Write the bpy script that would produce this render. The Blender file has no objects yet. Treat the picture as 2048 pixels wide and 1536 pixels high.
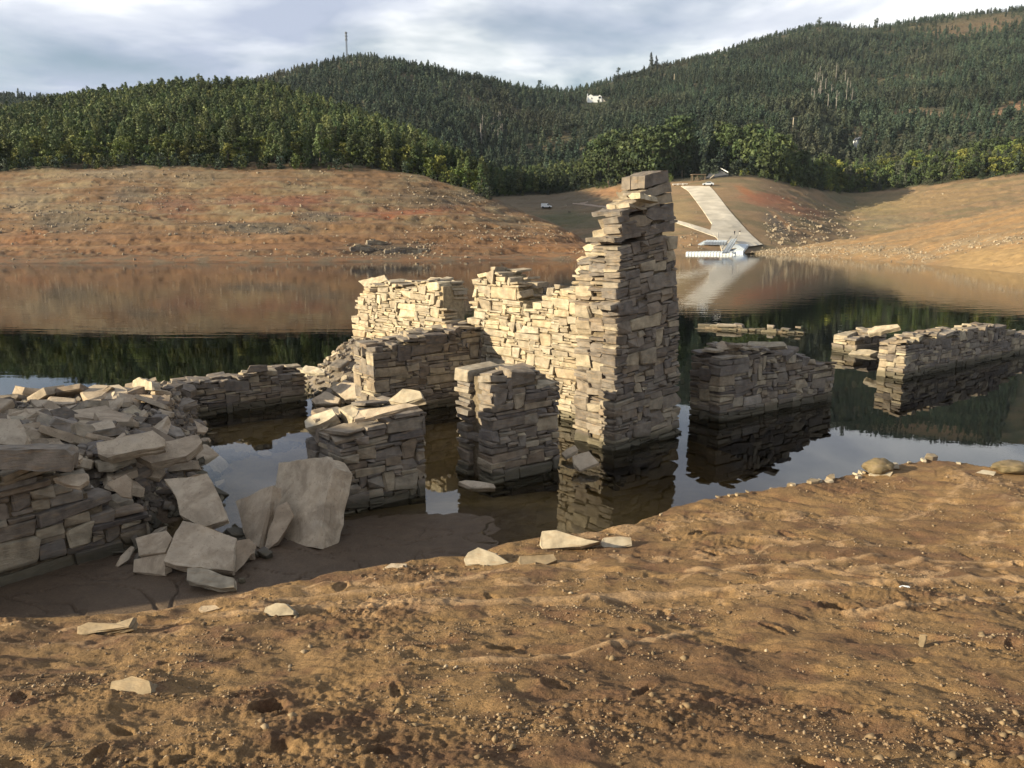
import bpy, bmesh, math, random
import numpy as np
from mathutils import Matrix, Vector, Euler

R = math.radians
rng = random.Random(11)
nrs = np.random.RandomState(5)
scene = bpy.context.scene
COL = scene.collection

# ------------------------------------------------------------------ camera, sky, sun, exposure
F = 1547.0                      # focal length in pixels of the 2048 px wide photograph
PITCH = R(11.0)
EYE = 4.0
cam_d = bpy.data.cameras.new('camera')
cam_d.sensor_width = 36.0
cam_d.lens = 36.0 * F / 2048.0
cam_d.clip_start = 0.05
cam_d.clip_end = 6000
cam = bpy.data.objects.new('camera', cam_d)
cam.location = (0, 0, EYE)
cam.rotation_euler = (R(90) - PITCH, 0, 0)
COL.objects.link(cam)
scene.camera = cam

SUN_EL = R(17.0)
SUN_TO = Vector((-0.955, -0.297, 0)).normalized()          # horizontal direction towards the sun
sun_dir = Vector((SUN_TO.x * math.cos(SUN_EL), SUN_TO.y * math.cos(SUN_EL), math.sin(SUN_EL)))
sl = bpy.data.lights.new('sun', 'SUN')
sl.energy = 5.0
sl.angle = R(0.6)
sl.color = (1.0, 0.87, 0.62)
so = bpy.data.objects.new('sun', sl)
so.rotation_euler = sun_dir.to_track_quat('Z', 'Y').to_euler()
so.location = (-30, -10, 40)
COL.objects.link(so)

world = bpy.data.worlds.new('World')
scene.world = world
world.use_nodes = True
wn, wl = world.node_tree.nodes, world.node_tree.links
wn.clear()
w_out = wn.new('ShaderNodeOutputWorld')
w_bg = wn.new('ShaderNodeBackground')
w_bg.inputs['Strength'].default_value = 0.05
wl.new(w_bg.outputs[0], w_out.inputs['Surface'])
sky = wn.new('ShaderNodeTexSky')
sky.sky_type = 'NISHITA'
sky.sun_disc = False
sky.sun_elevation = SUN_EL
sky.sun_rotation = math.atan2(SUN_TO.x, SUN_TO.y) % (2 * math.pi)
sky.air_density = 1.0
sky.dust_density = 0.3
# clouds: a layer at even height, seen along the view direction
w_tc = wn.new('ShaderNodeTexCoord')
w_sep = wn.new('ShaderNodeSeparateXYZ'); wl.new(w_tc.outputs['Generated'], w_sep.inputs[0])
w_add = wn.new('ShaderNodeMath'); w_add.operation = 'ADD'; w_add.inputs[1].default_value = 0.10
w_abs = wn.new('ShaderNodeMath'); w_abs.operation = 'ABSOLUTE'
wl.new(w_sep.outputs['Z'], w_abs.inputs[0]); wl.new(w_abs.outputs[0], w_add.inputs[0])
w_dx = wn.new('ShaderNodeMath'); w_dx.operation = 'DIVIDE'; wl.new(w_sep.outputs['X'], w_dx.inputs[0]); wl.new(w_add.outputs[0], w_dx.inputs[1])
w_dy = wn.new('ShaderNodeMath'); w_dy.operation = 'DIVIDE'; wl.new(w_sep.outputs['Y'], w_dy.inputs[0]); wl.new(w_add.outputs[0], w_dy.inputs[1])
w_cmb = wn.new('ShaderNodeCombineXYZ'); wl.new(w_dx.outputs[0], w_cmb.inputs[0]); wl.new(w_dy.outputs[0], w_cmb.inputs[1])
def w_noise(scale, detail, off, dist=0.0):
    mp = wn.new('ShaderNodeMapping'); mp.inputs['Location'].default_value = off
    wl.new(w_cmb.outputs[0], mp.inputs[0])
    n = wn.new('ShaderNodeTexNoise'); n.inputs['Scale'].default_value = scale
    n.inputs['Detail'].default_value = detail; n.inputs['Distortion'].default_value = dist
    n.inputs['Roughness'].default_value = 0.52
    wl.new(mp.outputs[0], n.inputs['Vector']); return n
def w_ramp(src, stops):
    r = wn.new('ShaderNodeValToRGB'); wl.new(src, r.inputs[0])
    e = r.color_ramp.elements
    while len(e) < len(stops): e.new(0.5)
    for i, (p, c) in enumerate(stops):
        e[i].position = p; e[i].color = (c[0], c[1], c[2], 1)
    return r
n_cover = w_noise(0.62, 6, (-10.36, -16.08, 0), 0.25)
n_shade = w_noise(0.95, 5, (6.64, -10.26, 0), 0.3)
cover = w_ramp(n_cover.outputs['Fac'], [(0.38, (0, 0, 0)), (0.56, (1, 1, 1))])
shade = w_ramp(n_shade.outputs['Fac'], [(0.38, (4.8, 5.4, 6.8)), (0.50, (7.6, 8.0, 8.9)), (0.60, (12.5, 12.5, 12.3))])
w_mix = wn.new('ShaderNodeMix'); w_mix.data_type = 'RGBA'
wl.new(cover.outputs[0], w_mix.inputs['Factor'])
wl.new(sky.outputs[0], w_mix.inputs['A']); wl.new(shade.outputs[0], w_mix.inputs['B'])
wl.new(w_mix.outputs['Result'], w_bg.inputs['Color'])

vs = scene.view_settings
vs.view_transform = 'Standard'; vs.look = 'None'; vs.gamma = 1.0; vs.use_curve_mapping = False
vs.exposure = 1.12
scene.cycles.use_denoising = True
scene.cycles.max_bounces = 5
scene.cycles.diffuse_bounces = 2
scene.cycles.glossy_bounces = 2
scene.cycles.transmission_bounces = 2
scene.cycles.volume_bounces = 0
scene.cycles.transparent_max_bounces = 6
scene.cycles.use_adaptive_sampling = True
scene.cycles.adaptive_threshold = 0.02
scene.cycles.sample_clamp_indirect = 4.0

# ------------------------------------------------------------------ helpers
CP, SP = math.cos(PITCH), math.sin(PITCH)
def ray(px, py):
    x = (px - 1024.0) / F; v = (768.0 - py) / F
    return Vector((x, CP + v * SP, -SP + v * CP))
def at_y(px, py, Y):                       # the point on a line of sight at the distance Y
    d = ray(px, py); t = Y / d.y
    return Vector((d.x * t, Y, EYE + d.z * t))
def at_z(px, py, z=0.0):                   # the point on a line of sight at the height z
    d = ray(px, py); t = (z - EYE) / d.z
    return Vector((d.x * t, d.y * t, z))
def at_plane(px, py, p, n):
    d = ray(px, py); o = Vector((0, 0, EYE))
    t = (p - o).dot(n) / d.dot(n)
    return o + d * t
def to_px(v):
    x, y, z = v[0], v[1], v[2] - EYE
    dep = y * CP - z * SP; up = y * SP + z * CP
    return 1024 + F * x / dep, 768 - F * up / dep

def link(o, parent=None):
    COL.objects.link(o)
    if parent is not None: o.parent = parent
    return o
def tag(o, label=None, cat=None, group=None, kind=None):
    if label: o['label'] = label
    if cat: o['category'] = cat
    if group: o['group'] = group
    if kind or cat: o['kind'] = kind or 'thing'
    return o
def empty(name, loc):
    o = bpy.data.objects.new(name, None); o.location = loc; o.empty_display_size = 0.2
    return link(o)
def mesh_np(name, V, faces, mats=(), smooth=False, attr=None):
    V = np.asarray(V, dtype=np.float32)
    me = bpy.data.meshes.new(name)
    if isinstance(faces, np.ndarray):
        nf, k = faces.shape
        me.vertices.add(len(V)); me.vertices.foreach_set('co', V.ravel())
        me.loops.add(nf * k); me.loops.foreach_set('vertex_index', faces.astype(np.int32).ravel())
        me.polygons.add(nf)
        me.polygons.foreach_set('loop_start', np.arange(0, nf * k, k, dtype=np.int32))
        me.polygons.foreach_set('loop_total', np.full(nf, k, dtype=np.int32))
        me.update(calc_edges=True)
    else:
        me.from_pydata([tuple(v) for v in V], [], faces); me.update()
    if smooth: me.polygons.foreach_set('use_smooth', np.ones(len(me.polygons), dtype=bool))
    for m in mats: me.materials.append(m)
    if attr:
        for an, arr in attr.items():
            arr = np.asarray(arr, dtype=np.float32)
            if arr.ndim == 1:
                a = me.attributes.new(an, 'FLOAT', 'POINT'); a.data.foreach_set('value', arr)
            else:
                if arr.shape[1] == 3: arr = np.concatenate([arr, np.ones((len(arr), 1), np.float32)], 1)
                a = me.attributes.new(an, 'FLOAT_COLOR', 'POINT'); a.data.foreach_set('color', arr.ravel())
    return me
def mobj(name, me, parent=None, loc=None):
    o = bpy.data.objects.new(name, me)
    if loc is not None: o.location = loc
    return link(o, parent)

# vectorised gradient noise
_perm = nrs.permutation(1024)
_g2 = np.stack([np.cos(np.linspace(0, 2 * np.pi, 1024, endpoint=False)), np.sin(np.linspace(0, 2 * np.pi, 1024, endpoint=False))], 1)
_g2 = _g2[nrs.permutation(1024)]
def noise2(x, y, seed=0):
    x = np.asarray(x, float) + seed * 17.31; y = np.asarray(y, float) + seed * 9.17
    xi = np.floor(x).astype(int); yi = np.floor(y).astype(int)
    xf = x - xi; yf = y - yi
    def g(ix, iy, dx, dy):
        h = _g2[_perm[(ix + _perm[iy & 1023]) & 1023]]
        return h[..., 0] * dx + h[..., 1] * dy
    u = xf * xf * xf * (xf * (xf * 6 - 15) + 10); v = yf * yf * yf * (yf * (yf * 6 - 15) + 10)
    a = g(xi, yi, xf, yf); b = g(xi + 1, yi, xf - 1, yf)
    c = g(xi, yi + 1, xf, yf - 1); d = g(xi + 1, yi + 1, xf - 1, yf - 1)
    return (a * (1 - u) + b * u) * (1 - v) + (c * (1 - u) + d * u) * v
def fbm(x, y, oct=4, seed=0, gain=0.5):
    s = 0; amp = 1.0
    for o in range(oct):
        s = s + amp * noise2(x * 2 ** o, y * 2 ** o, seed + o * 3); amp *= gain
    return s
def sstep(a, b, x):
    t = np.clip((np.asarray(x, float) - a) / (b - a), 0, 1)
    return t * t * (3 - 2 * t)

# ------------------------------------------------------------------ materials
def new_mat(name):
    m = bpy.data.materials.new(name); m.use_nodes = True
    nt = m.node_tree; b = nt.nodes['Principled BSDF']
    b.inputs['Roughness'].default_value = 0.85
    b.inputs['Specular IOR Level'].default_value = 0.25
    return m, nt, b
def nd(nt, typ, **kw):
    n = nt.nodes.new(typ)
    for k, v in kw.items():
        if k in n.inputs.keys(): n.inputs[k].default_value = v
        else: setattr(n, k, v)
    return n
def ramp(nt, src, stops, interp='LINEAR'):
    r = nt.nodes.new('ShaderNodeValToRGB'); nt.links.new(src, r.inputs[0])
    r.color_ramp.interpolation = interp
    e = r.color_ramp.elements
    while len(e) < len(stops): e.new(0.5)
    for i, (p, c) in enumerate(stops):
        if not isinstance(c, (tuple, list)): c = (c, c, c)
        e[i].position = p; e[i].color = (c[0], c[1], c[2], 1)
    return r
def mixc(nt, fac, a, b, blend='MIX'):
    m = nt.nodes.new('ShaderNodeMix'); m.data_type = 'RGBA'; m.blend_type = blend
    for s, k in ((fac, 'Factor'), (a, 'A'), (b, 'B')):
        if hasattr(s, 'is_output'): nt.links.new(s, m.inputs[k])
        elif k == 'Factor': m.inputs[k].default_value = s
        else: m.inputs[k].default_value = (s[0], s[1], s[2], 1)
    return m.outputs['Result']
def noise(nt, vec, scale, detail=3, rough=0.55, dist=0.0):
    n = nt.nodes.new('ShaderNodeTexNoise')
    n.inputs['Scale'].default_value = scale; n.inputs['Detail'].default_value = detail
    n.inputs['Roughness'].default_value = rough; n.inputs['Distortion'].default_value = dist
    if vec is not None: nt.links.new(vec, n.inputs['Vector'])
    return n.outputs['Fac']
def wpos(nt, scale=(1, 1, 1)):
    g = nt.nodes.new('ShaderNodeNewGeometry')
    mp = nt.nodes.new('ShaderNodeMapping'); mp.inputs['Scale'].default_value = scale
    nt.links.new(g.outputs['Position'], mp.inputs[0])
    return mp.outputs[0]
def bump(nt, b, hts):
    prev = None
    for h, strength, dist in hts:
        n = nt.nodes.new('ShaderNodeBump'); n.inputs['Strength'].default_value = strength; n.inputs['Distance'].default_value = dist
        nt.links.new(h, n.inputs['Height'])
        if prev: nt.links.new(prev, n.inputs['Normal'])
        prev = n.outputs[0]
    nt.links.new(prev, b.inputs['Normal'])

def stone_material(name, stops, wet=True, bump_d=0.02, mott=(.62, 1.25), rust=.55, lam=5.5, stain=0.0):
    m, nt, b = new_mat(name)
    oi = nd(nt, 'ShaderNodeObjectInfo'); at = nd(nt, 'ShaderNodeAttribute', attribute_name='tone')
    ad = nd(nt, 'ShaderNodeMath', operation='ADD'); nt.links.new(oi.outputs['Random'], ad.inputs[0]); nt.links.new(at.outputs['Fac'], ad.inputs[1])
    fr = nd(nt, 'ShaderNodeMath', operation='FRACT'); nt.links.new(ad.outputs[0], fr.inputs[0])
    base = ramp(nt, fr.outputs[0], stops).outputs[0]
    p = wpos(nt); ps = wpos(nt, (1, 1, lam))
    n1 = noise(nt, p, 7.0, 4); n2 = noise(nt, ps, 6.0, 5, 0.65)
    c = mixc(nt, 1.0, base, ramp(nt, n1, [(0.3, mott[0]), (0.7, mott[1])]).outputs[0], 'MULTIPLY')
    c = mixc(nt, ramp(nt, n2, [(0.52, 0.0), (0.72, rust)]).outputs[0], c, (0.30, 0.20, 0.11))
    c = mixc(nt, ramp(nt, noise(nt, p, 2.3, 3), [(0.55, 0.0), (0.75, 0.35)]).outputs[0], c, (0.27, 0.25, 0.215))
    if stain:
        c = mixc(nt, ramp(nt, noise(nt, p, 2.6, 6, .7, .6), [(.46, 0.0), (.60, stain)]).outputs[0], c, (.20, .15, .10))
        c = mixc(nt, ramp(nt, noise(nt, p, 30, 3, .7), [(.60, 0.0), (.68, stain)]).outputs[0], c, (.16, .125, .09))
    if wet:
        sp = nd(nt, 'ShaderNodeSeparateXYZ'); nt.links.new(p, sp.inputs[0])
        wz = nd(nt, 'ShaderNodeMath', operation='MULTIPLY_ADD'); nt.links.new(n1, wz.inputs[0]); wz.inputs[1].default_value = -0.25
        nt.links.new(sp.outputs['Z'], wz.inputs[2])
        wf = ramp(nt, wz.outputs[0], [(0.0, 0.75), (0.10, 0.0)]).outputs[0]
        c = mixc(nt, wf, c, (0.065, 0.058, 0.036))
    nt.links.new(c, b.inputs['Base Color'])
    b.inputs['Roughness'].default_value = 0.88
    bump(nt, b, [(n2, 0.8, bump_d), (noise(nt, p, 38, 4, 0.7), 0.6, 0.006)])
    return m
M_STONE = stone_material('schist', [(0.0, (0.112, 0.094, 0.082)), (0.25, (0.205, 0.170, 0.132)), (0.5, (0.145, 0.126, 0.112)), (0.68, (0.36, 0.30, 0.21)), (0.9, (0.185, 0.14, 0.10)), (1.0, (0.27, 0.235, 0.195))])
M_SLAB = stone_material('schist_slab', [(0.0, (0.39, 0.305, 0.215)), (0.5, (0.48, 0.385, 0.275)), (1.0, (0.43, 0.35, 0.255))], wet=False, bump_d=0.012, mott=(.84, 1.10), rust=.30, lam=1.4, stain=.55)
M_PALE = stone_material('pale_stone', [(0.0, (0.33, 0.275, 0.195)), (1.0, (0.43, 0.37, 0.275))], wet=False, bump_d=0.012)
M_MORTAR, nt, b = new_mat('earth_mortar')
p = wpos(nt); c = ramp(nt, noise(nt, p, 14, 4), [(0.3, (0.10, 0.078, 0.052)), (0.7, (0.22, 0.170, 0.11))]).outputs[0]
nt.links.new(c, b.inputs['Base Color']); bump(nt, b, [(noise(nt, p, 25, 4, 0.7), 1.0, 0.03)])

M_MORTAR_SUN, nt, b = new_mat('sun_toned_mortar')  # side wall mortar, lightened to paint in the sunlight
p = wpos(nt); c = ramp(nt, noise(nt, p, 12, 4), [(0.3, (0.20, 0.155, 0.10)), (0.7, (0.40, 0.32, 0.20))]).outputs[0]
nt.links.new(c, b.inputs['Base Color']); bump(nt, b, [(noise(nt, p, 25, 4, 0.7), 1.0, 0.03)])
M_STONE_SUN = stone_material('sun_toned_schist', [(0.0, (0.25, 0.205, 0.150)), (0.25, (0.36, 0.30, 0.215)), (0.5, (0.29, 0.245, 0.185)), (0.68, (0.48, 0.405, 0.275)), (0.9, (0.33, 0.255, 0.17)), (1.0, (0.42, 0.365, 0.28))])  # lighter copy of the schist, sunlight put into the colour

def attr_ground(name, fine, bumps, rough=0.95):
    m, nt, b = new_mat(name)
    at = nd(nt, 'ShaderNodeAttribute', attribute_name='col')
    p = wpos(nt)
    c = at.outputs['Color']
    for sc, lo, hi in fine:
        c = mixc(nt, 1.0, c, ramp(nt, noise(nt, p, sc, 4, 0.6), [(0.3, lo), (0.7, hi)]).outputs[0], 'MULTIPLY')
    nt.links.new(c, b.inputs['Base Color'])
    bump(nt, b, [(noise(nt, p, sc, 5, 0.68), st, d) for sc, st, d in bumps])
    b.inputs['Roughness'].default_value = rough
    return m, nt, b
M_BANK, nt, b = attr_ground('bank_soil', [(5.0, 0.82, 1.16), (45, 0.75, 1.25)], [(24, 0.9, 0.022), (70, 1.0, 0.012), (170, 0.9, 0.005)])
rw = nd(nt, 'ShaderNodeAttribute', attribute_name='wet')
rr = ramp(nt, rw.outputs['Fac'], [(0, 0.95), (1, 0.55)]); nt.links.new(rr.outputs[0], b.inputs['Roughness'])
M_FAR, _, _ = attr_ground('far_bank_soil', [(0.35, 0.88, 1.10), (1.7, 0.86, 1.14)], [(0.8, 0.5, 0.25), (3.0, 0.5, 0.08)])
M_HILL, _, _ = attr_ground('hill_ground', [(0.05, 0.8, 1.2), (0.4, 0.6, 1.35)], [(0.25, 1.0, 2.5)])

def plain(name, col, rough=0.7, var=0.12, scale=3.0, metal=0.0):
    m, nt, b = new_mat(name)
    p = wpos(nt)
    c = mixc(nt, 1.0, col, ramp(nt, noise(nt, p, scale, 3), [(0.3, 1 - var), (0.7, 1 + var)]).outputs[0], 'MULTIPLY')
    nt.links.new(c, b.inputs['Base Color']); b.inputs['Roughness'].default_value = rough; b.inputs['Metallic'].default_value = metal
    return m
M_CONC = plain('concrete', (0.47, 0.42, 0.34), 0.9, 0.22, 0.25)
M_WHITE = plain('white_paint', (0.80, 0.80, 0.78), 0.5, 0.04)
M_PONTOON = plain('pontoon_plastic', (0.60, 0.64, 0.66), 0.55, 0.10, 1.0)
M_PONTOON2 = plain('pontoon_deck', (0.42, 0.45, 0.46), 0.55, 0.08, 1.0)
M_GLASS = plain('dark_glass', (0.02, 0.025, 0.03), 0.1, 0.05)
M_RUBBER = plain('tyre_rubber', (0.02, 0.02, 0.02), 0.85, 0.05)
M_WOOD = plain('weathered_wood', (0.17, 0.13, 0.09), 0.85, 0.2)
M_STEEL = plain('galvanised_steel', (0.10, 0.11, 0.12), 0.6, 0.1, 1, 0.0)
M_SLATE = plain('slate_roof', (0.10, 0.11, 0.13), 0.8, 0.15)
M_ASPH = plain('asphalt', (0.07, 0.07, 0.075), 0.9, 0.15)
M_TRACK = plain('dirt_track', (0.36, 0.27, 0.20), 0.95, 0.12, 0.6)
M_DARKCLOTH = plain('dark_cloth', (0.03, 0.03, 0.04), 0.9, 0.1)
M_LIGHTCLOTH = plain('light_cloth', (0.65, 0.62, 0.58), 0.9, 0.1)
M_SKIN = plain('skin', (0.42, 0.26, 0.18), 0.6, 0.05)
M_SILVER = plain('silver_paint', (0.50, 0.53, 0.58), 0.3, 0.03)
M_BARK = plain('bark', (0.13, 0.10, 0.075), 0.95, 0.25, 1.0)
M_DEAD = plain('bleached_wood', (0.30, 0.27, 0.24), 0.95, 0.2, 0.5)

def leaf_mat(name, a, bcol, ccol, patch=.03, brown=False):
    m, nt, b = new_mat(name)
    oi = nd(nt, 'ShaderNodeObjectInfo')
    at = nd(nt, 'ShaderNodeAttribute', attribute_name='tone')
    base = ramp(nt, oi.outputs['Random'], [(0, a), (0.5, bcol), (1, ccol)]).outputs[0]
    mp = nd(nt, 'ShaderNodeMapping'); mp.inputs['Scale'].default_value = (1, 1, 1); nt.links.new(oi.outputs['Location'], mp.inputs[0])
    pn = noise(nt, mp.outputs[0], patch, 3, .6, .4)
    if brown: base = mixc(nt, ramp(nt, pn, [(.52, 0.0), (.68, .6)]).outputs[0], base, (.088, .078, .052))
    base = mixc(nt, 1.0, base, ramp(nt, noise(nt, mp.outputs[0], patch * 2.3, 2), [(.34, .55), (.66, 1.45)]).outputs[0], 'MULTIPLY')
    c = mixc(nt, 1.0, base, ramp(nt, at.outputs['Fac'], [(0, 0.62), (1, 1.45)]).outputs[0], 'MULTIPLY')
    nt.links.new(c, b.inputs['Base Color'])
    b.inputs['Roughness'].default_value = 0.7
    return m
M_PINE = leaf_mat('pine_needles', (0.046, 0.072, 0.028), (0.074, 0.100, 0.034), (0.118, 0.130, 0.044))
M_MIMOSA = leaf_mat('mimosa_leaves', (0.060, 0.088, 0.022), (0.090, 0.112, 0.026), (0.150, 0.150, 0.032))
M_BROAD = leaf_mat('broad_leaves', (0.028, 0.046, 0.017), (0.042, 0.060, 0.020), (0.060, 0.074, 0.026))
M_FARPINE = leaf_mat('far_pine_needles', (0.022, 0.040, 0.027), (0.034, 0.054, 0.034), (0.056, 0.069, 0.041), .009, True)

# ------------------------------------------------------------------ near ground: bank, mud, rubble heap, lake bed
crest_px = [(-700, 1400, .75), (-300, 1300, .62), (0, 1238, .50), (200, 1232, .46), (380, 1213, .42), (560, 1168, .38), (720, 1142, .34), (930, 1112, .33), (1090, 1075, .30), (1270, 1048, .26),
            (1350, 1012, .22), (1480, 986, .20), (1620, 966, .18), (1720, 948, .16), (1790, 932, .2), (1860, 915, .24), (1960, 932, .2), (2048, 945, .2), (2300, 960, .3), (2800, 980, .5)]
CW = [at_z(*c) for c in crest_px]
c_x = np.array([v.x for v in CW]); c_y = np.array([v.y for v in CW]); c_z = np.array([c[2] for c in crest_px])
U = Vector((math.cos(R(38.6)), math.sin(R(38.6)), 0))          # the ruin's front wall runs along U
N_ = Vector((U.y, -U.x, 0))                                      # its outer face looks along N_

FOOT = []
_fr = random.Random(3)
for i in range(150):
    y = _fr.uniform(2.2, 9.5); x = _fr.uniform(-0.75, 0.8) * y
    FOOT.append((x, y, _fr.uniform(0.05, 0.13), _fr.uniform(0.035, 0.07), _fr.uniform(0, 3.14), _fr.uniform(0.008, 0.034)))
def foot_at(px, py, z, a, b_, th, dep):
    p = at_z(px, py, z); FOOT.append((p.x, p.y, a, b_, th, dep))
foot_at(1680, 1212, .8, .16, .12, 0.2, .10); foot_at(1400, 1052, .42, .14, .06, 0.5, .12); foot_at(1425, 1092, .5, .13, .05, -0.5, .09)
foot_at(1340, 1065, .4, .07, .05, 0, .06); foot_at(540, 1420, 1.2, .10, .07, .4, .07); foot_at(2035, 1510, 1.7, .12, .08, 0, .1); foot_at(1010, 1330, .8, .1, .06, .2, .06)

def mound(x, y):
    # heap of fallen stone between the two old walls on the left
    wx, wy = at_z(0, 1165).x, at_z(0, 1165).y
    dfront = (x - wx) * (-U.y) + (y - wy) * U.x - 0.80
    bx, by = at_z(375, 835).x, at_z(375, 835).y
    dback = -((x - bx) * (-U.y) + (y - by) * U.x) + 0.45
    xb = np.interp(y, [7, 9.4, 11, 12.3, 14, 16, 19], [-3.4, -4.1, -4.15, -4.75, -5.35, -6.35, -7.6])
    dr = xb - x
    off = np.clip(-x - 0.72 * y, 0, 6)
    hm = 1.12 + 0.52 * off  # raised out of view on the left to cast shade over the heap
    return hm * sstep(0, np.interp(y, [9, 13, 15.5], [1.9, 1.7, .9]), dr) * sstep(-0.15, 0.6, dback) * sstep(-0.2, 0.5, dfront)
PILE = at_y(700, 640, 21.6)
def pile(x, y):
    d = np.hypot((x - PILE.x - .25) / 1.0, (y - PILE.y) / 1.35)
    return np.clip(2.35 - 0.95 * d, 0, 2.1)
JAMB = at_z(1165, 905)
def jamb(x, y):
    return np.clip(0.30 - 0.42 * np.hypot(x - JAMB.x, y - JAMB.y), 0, .25)

def ground_h(x, y, detail=True):
    x = np.asarray(x, float); y = np.asarray(y, float)
    w = noise2(x * 1.7, y * 1.7, 3) * 0.16 + noise2(x * 5, y * 5, 5) * 0.05
    yc = np.interp(x, c_x, c_y) + w
    zc = np.interp(x, c_x, c_z)
    fr = np.clip(1 - y / yc, 0, 1.3)
    pw = np.interp(x, [-4, 0, 5], [1.05, 1.25, 1.7])
    bank = zc + (2.42 - zc) * fr ** pw
    d = (y - yc) * 0.85
    mud = np.interp(x, [-6, -3.2, -1.6, -0.6, 0.6, 1.6, 3.0], [.10, .09, .045, .02, -.05, -.20, -.35])
    mud = mud - 0.16 * sstep(1.5, 3.5, d) - 0.25 * sstep(10.6, 14, y) - 2.6 * sstep(17, 30, y) - 1.5 * sstep(3, 9, x) * sstep(.4, 5, d)
    low = np.maximum(np.maximum(mud + mound(x, y), pile(x, y) + mud), jamb(x, y) + np.minimum(mud, 0))
    k = sstep(0, 0.42, d)
    h = np.where(d < 0, bank, zc * (1 - k) + low * k)
    if detail:
        onb = sstep(0.25, -0.15, d)
        near = sstep(14, 3, y)
        h = h + onb * (0.05 * fbm(x * .9, y * .9, 3, 1) + 0.040 * fbm(x * 2.6, y * 4.2, 3, 2))
        rough = np.clip(0.10 + 1.15 * noise2(x * .8, y * .8, 8) + .9 * np.exp(-(((x + 1.55) / 1.0) ** 2 + ((y - 3.15) / .55) ** 2)), 0.08, 1.3)
        b1 = np.abs(fbm(x * 7, y * 10, 3, 21))
        h = h + onb * rough * (0.060 * (b1 - .2) + 0.020 * fbm(x * 24, y * 30, 3, 31)) + onb * (.35 + rough) * .011 * fbm(x * 16, y * 21, 4, 35, .65)
        # gouges running down to the water
        al = x * .80 - y * .60; ac = x * .60 + y * .80
        h = h - onb * .026 * sstep(.16, .48, noise2(al * 1.1, ac * 4.2, 83)) * sstep(-1.5, 2.5, x) + onb * .010 * noise2(al * 1.4, ac * 6, 85) * sstep(-1, 2, x)
        # ledges left where the falling water stood
        lev = (h + .03 * noise2(x * .6, y * .6, 12)) * 7.0
        fl = lev - np.floor(lev)
        h = h + onb * 0.016 * (sstep(0.55, .95, fl) - fl) * sstep(1.15, .6, h)
        for (fx, fy, a, b_, th, dep) in FOOT:
            m = (np.abs(x - fx) < .45) & (np.abs(y - fy) < .45)
            if not m.any(): continue
            dx, dy = x[m] - fx, y[m] - fy
            q = np.hypot((dx * math.cos(th) + dy * math.sin(th)) / a, (-dx * math.sin(th) + dy * math.cos(th)) / b_)
            q = q + .45 * noise2(x[m] * 11, y[m] * 11, 41) + .2 * noise2(x[m] * 30, y[m] * 30, 43)
            h[m] += onb[m] * (-dep * sstep(1.15, .55, q) + .28 * dep * np.exp(-((q - 1.3) / .25) ** 2))
        # drying mud below the bank: flat with a few cracks
        offb = 1 - onb
        h = h + offb * 0.010 * fbm(x * 2.2, y * 2.2, 3, 51)
        for s0, w_, dep in ((61, .010, .030), (67, .012, .035)):
            cr = np.abs(noise2(x * .75 + .25 * noise2(x * 3, y * 3, 7), y * 1.5, s0))
            h = h - offb * dep * np.exp(-(cr / w_) ** 2) * sstep(11, 9.5, y)
    return h

ts = np.concatenate([np.linspace(-5, -1.3, 40, endpoint=False), np.linspace(-1.3, -.78, 90, endpoint=False), np.linspace(-.78, .78, 720, endpoint=False), np.linspace(.78, 1.3, 40, endpoint=False), np.linspace(1.3, 5, 20)])
ys = np.concatenate([np.linspace(.5, 1.9, 16, endpoint=False), np.geomspace(1.9, 13.0, 520, endpoint=False), np.geomspace(13.0, 34.0, 90)])
TT, YY = np.meshgrid(ts, ys)
XX = TT * YY
ZZ = ground_h(XX, YY)
ny, nx = XX.shape
idx = np.arange(ny * nx).reshape(ny, nx)
faces = np.stack([idx[:-1, :-1], idx[:-1, 1:], idx[1:, 1:], idx[1:, :-1]], -1).reshape(-1, 4)
yc = np.interp(XX, c_x, c_y)
dd = (YY - yc)
n1 = fbm(XX * .55, YY * .9, 3, 71); n2 = fbm(XX * 2.6, YY * 2.6, 3, 73); n3 = fbm(XX * 9, YY * 9, 3, 75)
tan_ = np.array([.295, .215, .115]); brn = np.array([.205, .142, .084]); red = np.array([.205, .130, .086]); drk = np.array([.105, .072, .044]); pal = np.array([.50, .385, .245])
mudc = np.array([.118, .080, .050]); bedc = np.array([.25, .18, .085])
def lerp(a, b, t): return a + (b - a) * t[..., None]
base = np.broadcast_to(tan_, XX.shape + (3,)).copy()
base = lerp(base, brn, sstep(-.25, .35, n1 + .5 * n2))
base = lerp(base, red, sstep(.05, .55, n2 + .3 * n3) * .6)
lev = (ZZ + .03 * noise2(XX * .6, YY * .6, 12)) * 7.0
fl = lev - np.floor(lev)
base = lerp(base, pal, sstep(.78, .97, fl) * sstep(.95, .55, ZZ) * sstep(-.35, .2, n1 + .4) * .75)
def line_mask(pts, w0):
    m_ = np.zeros_like(XX)
    W_ = []
    for px, py_ in pts:
        z = .5
        for _ in range(14):
            q_ = at_z(px, py_, z); z = .5 * z + .5 * float(ground_h(np.array([q_.x]), np.array([q_.y]), False)[0])
        W_.append((q_.x, q_.y))
    wob = .05 * noise2(XX * 2.1, YY * 2.1, 91) + .02 * noise2(XX * 7, YY * 7, 92)
    for (ax, ay), (bx, by) in zip(W_[:-1], W_[1:]):
        ex, ey = bx - ax, by - ay; t_ = np.clip(((XX - ax) * ex + (YY - ay) * ey) / (ex * ex + ey * ey), 0, 1)
        m_ = np.maximum(m_, sstep(w0, w0 * .35, np.abs(np.hypot(XX - ax - t_ * ex, YY - ay - t_ * ey) + wob) / 1.35))
    return m_
strand = np.zeros_like(XX)
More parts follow.
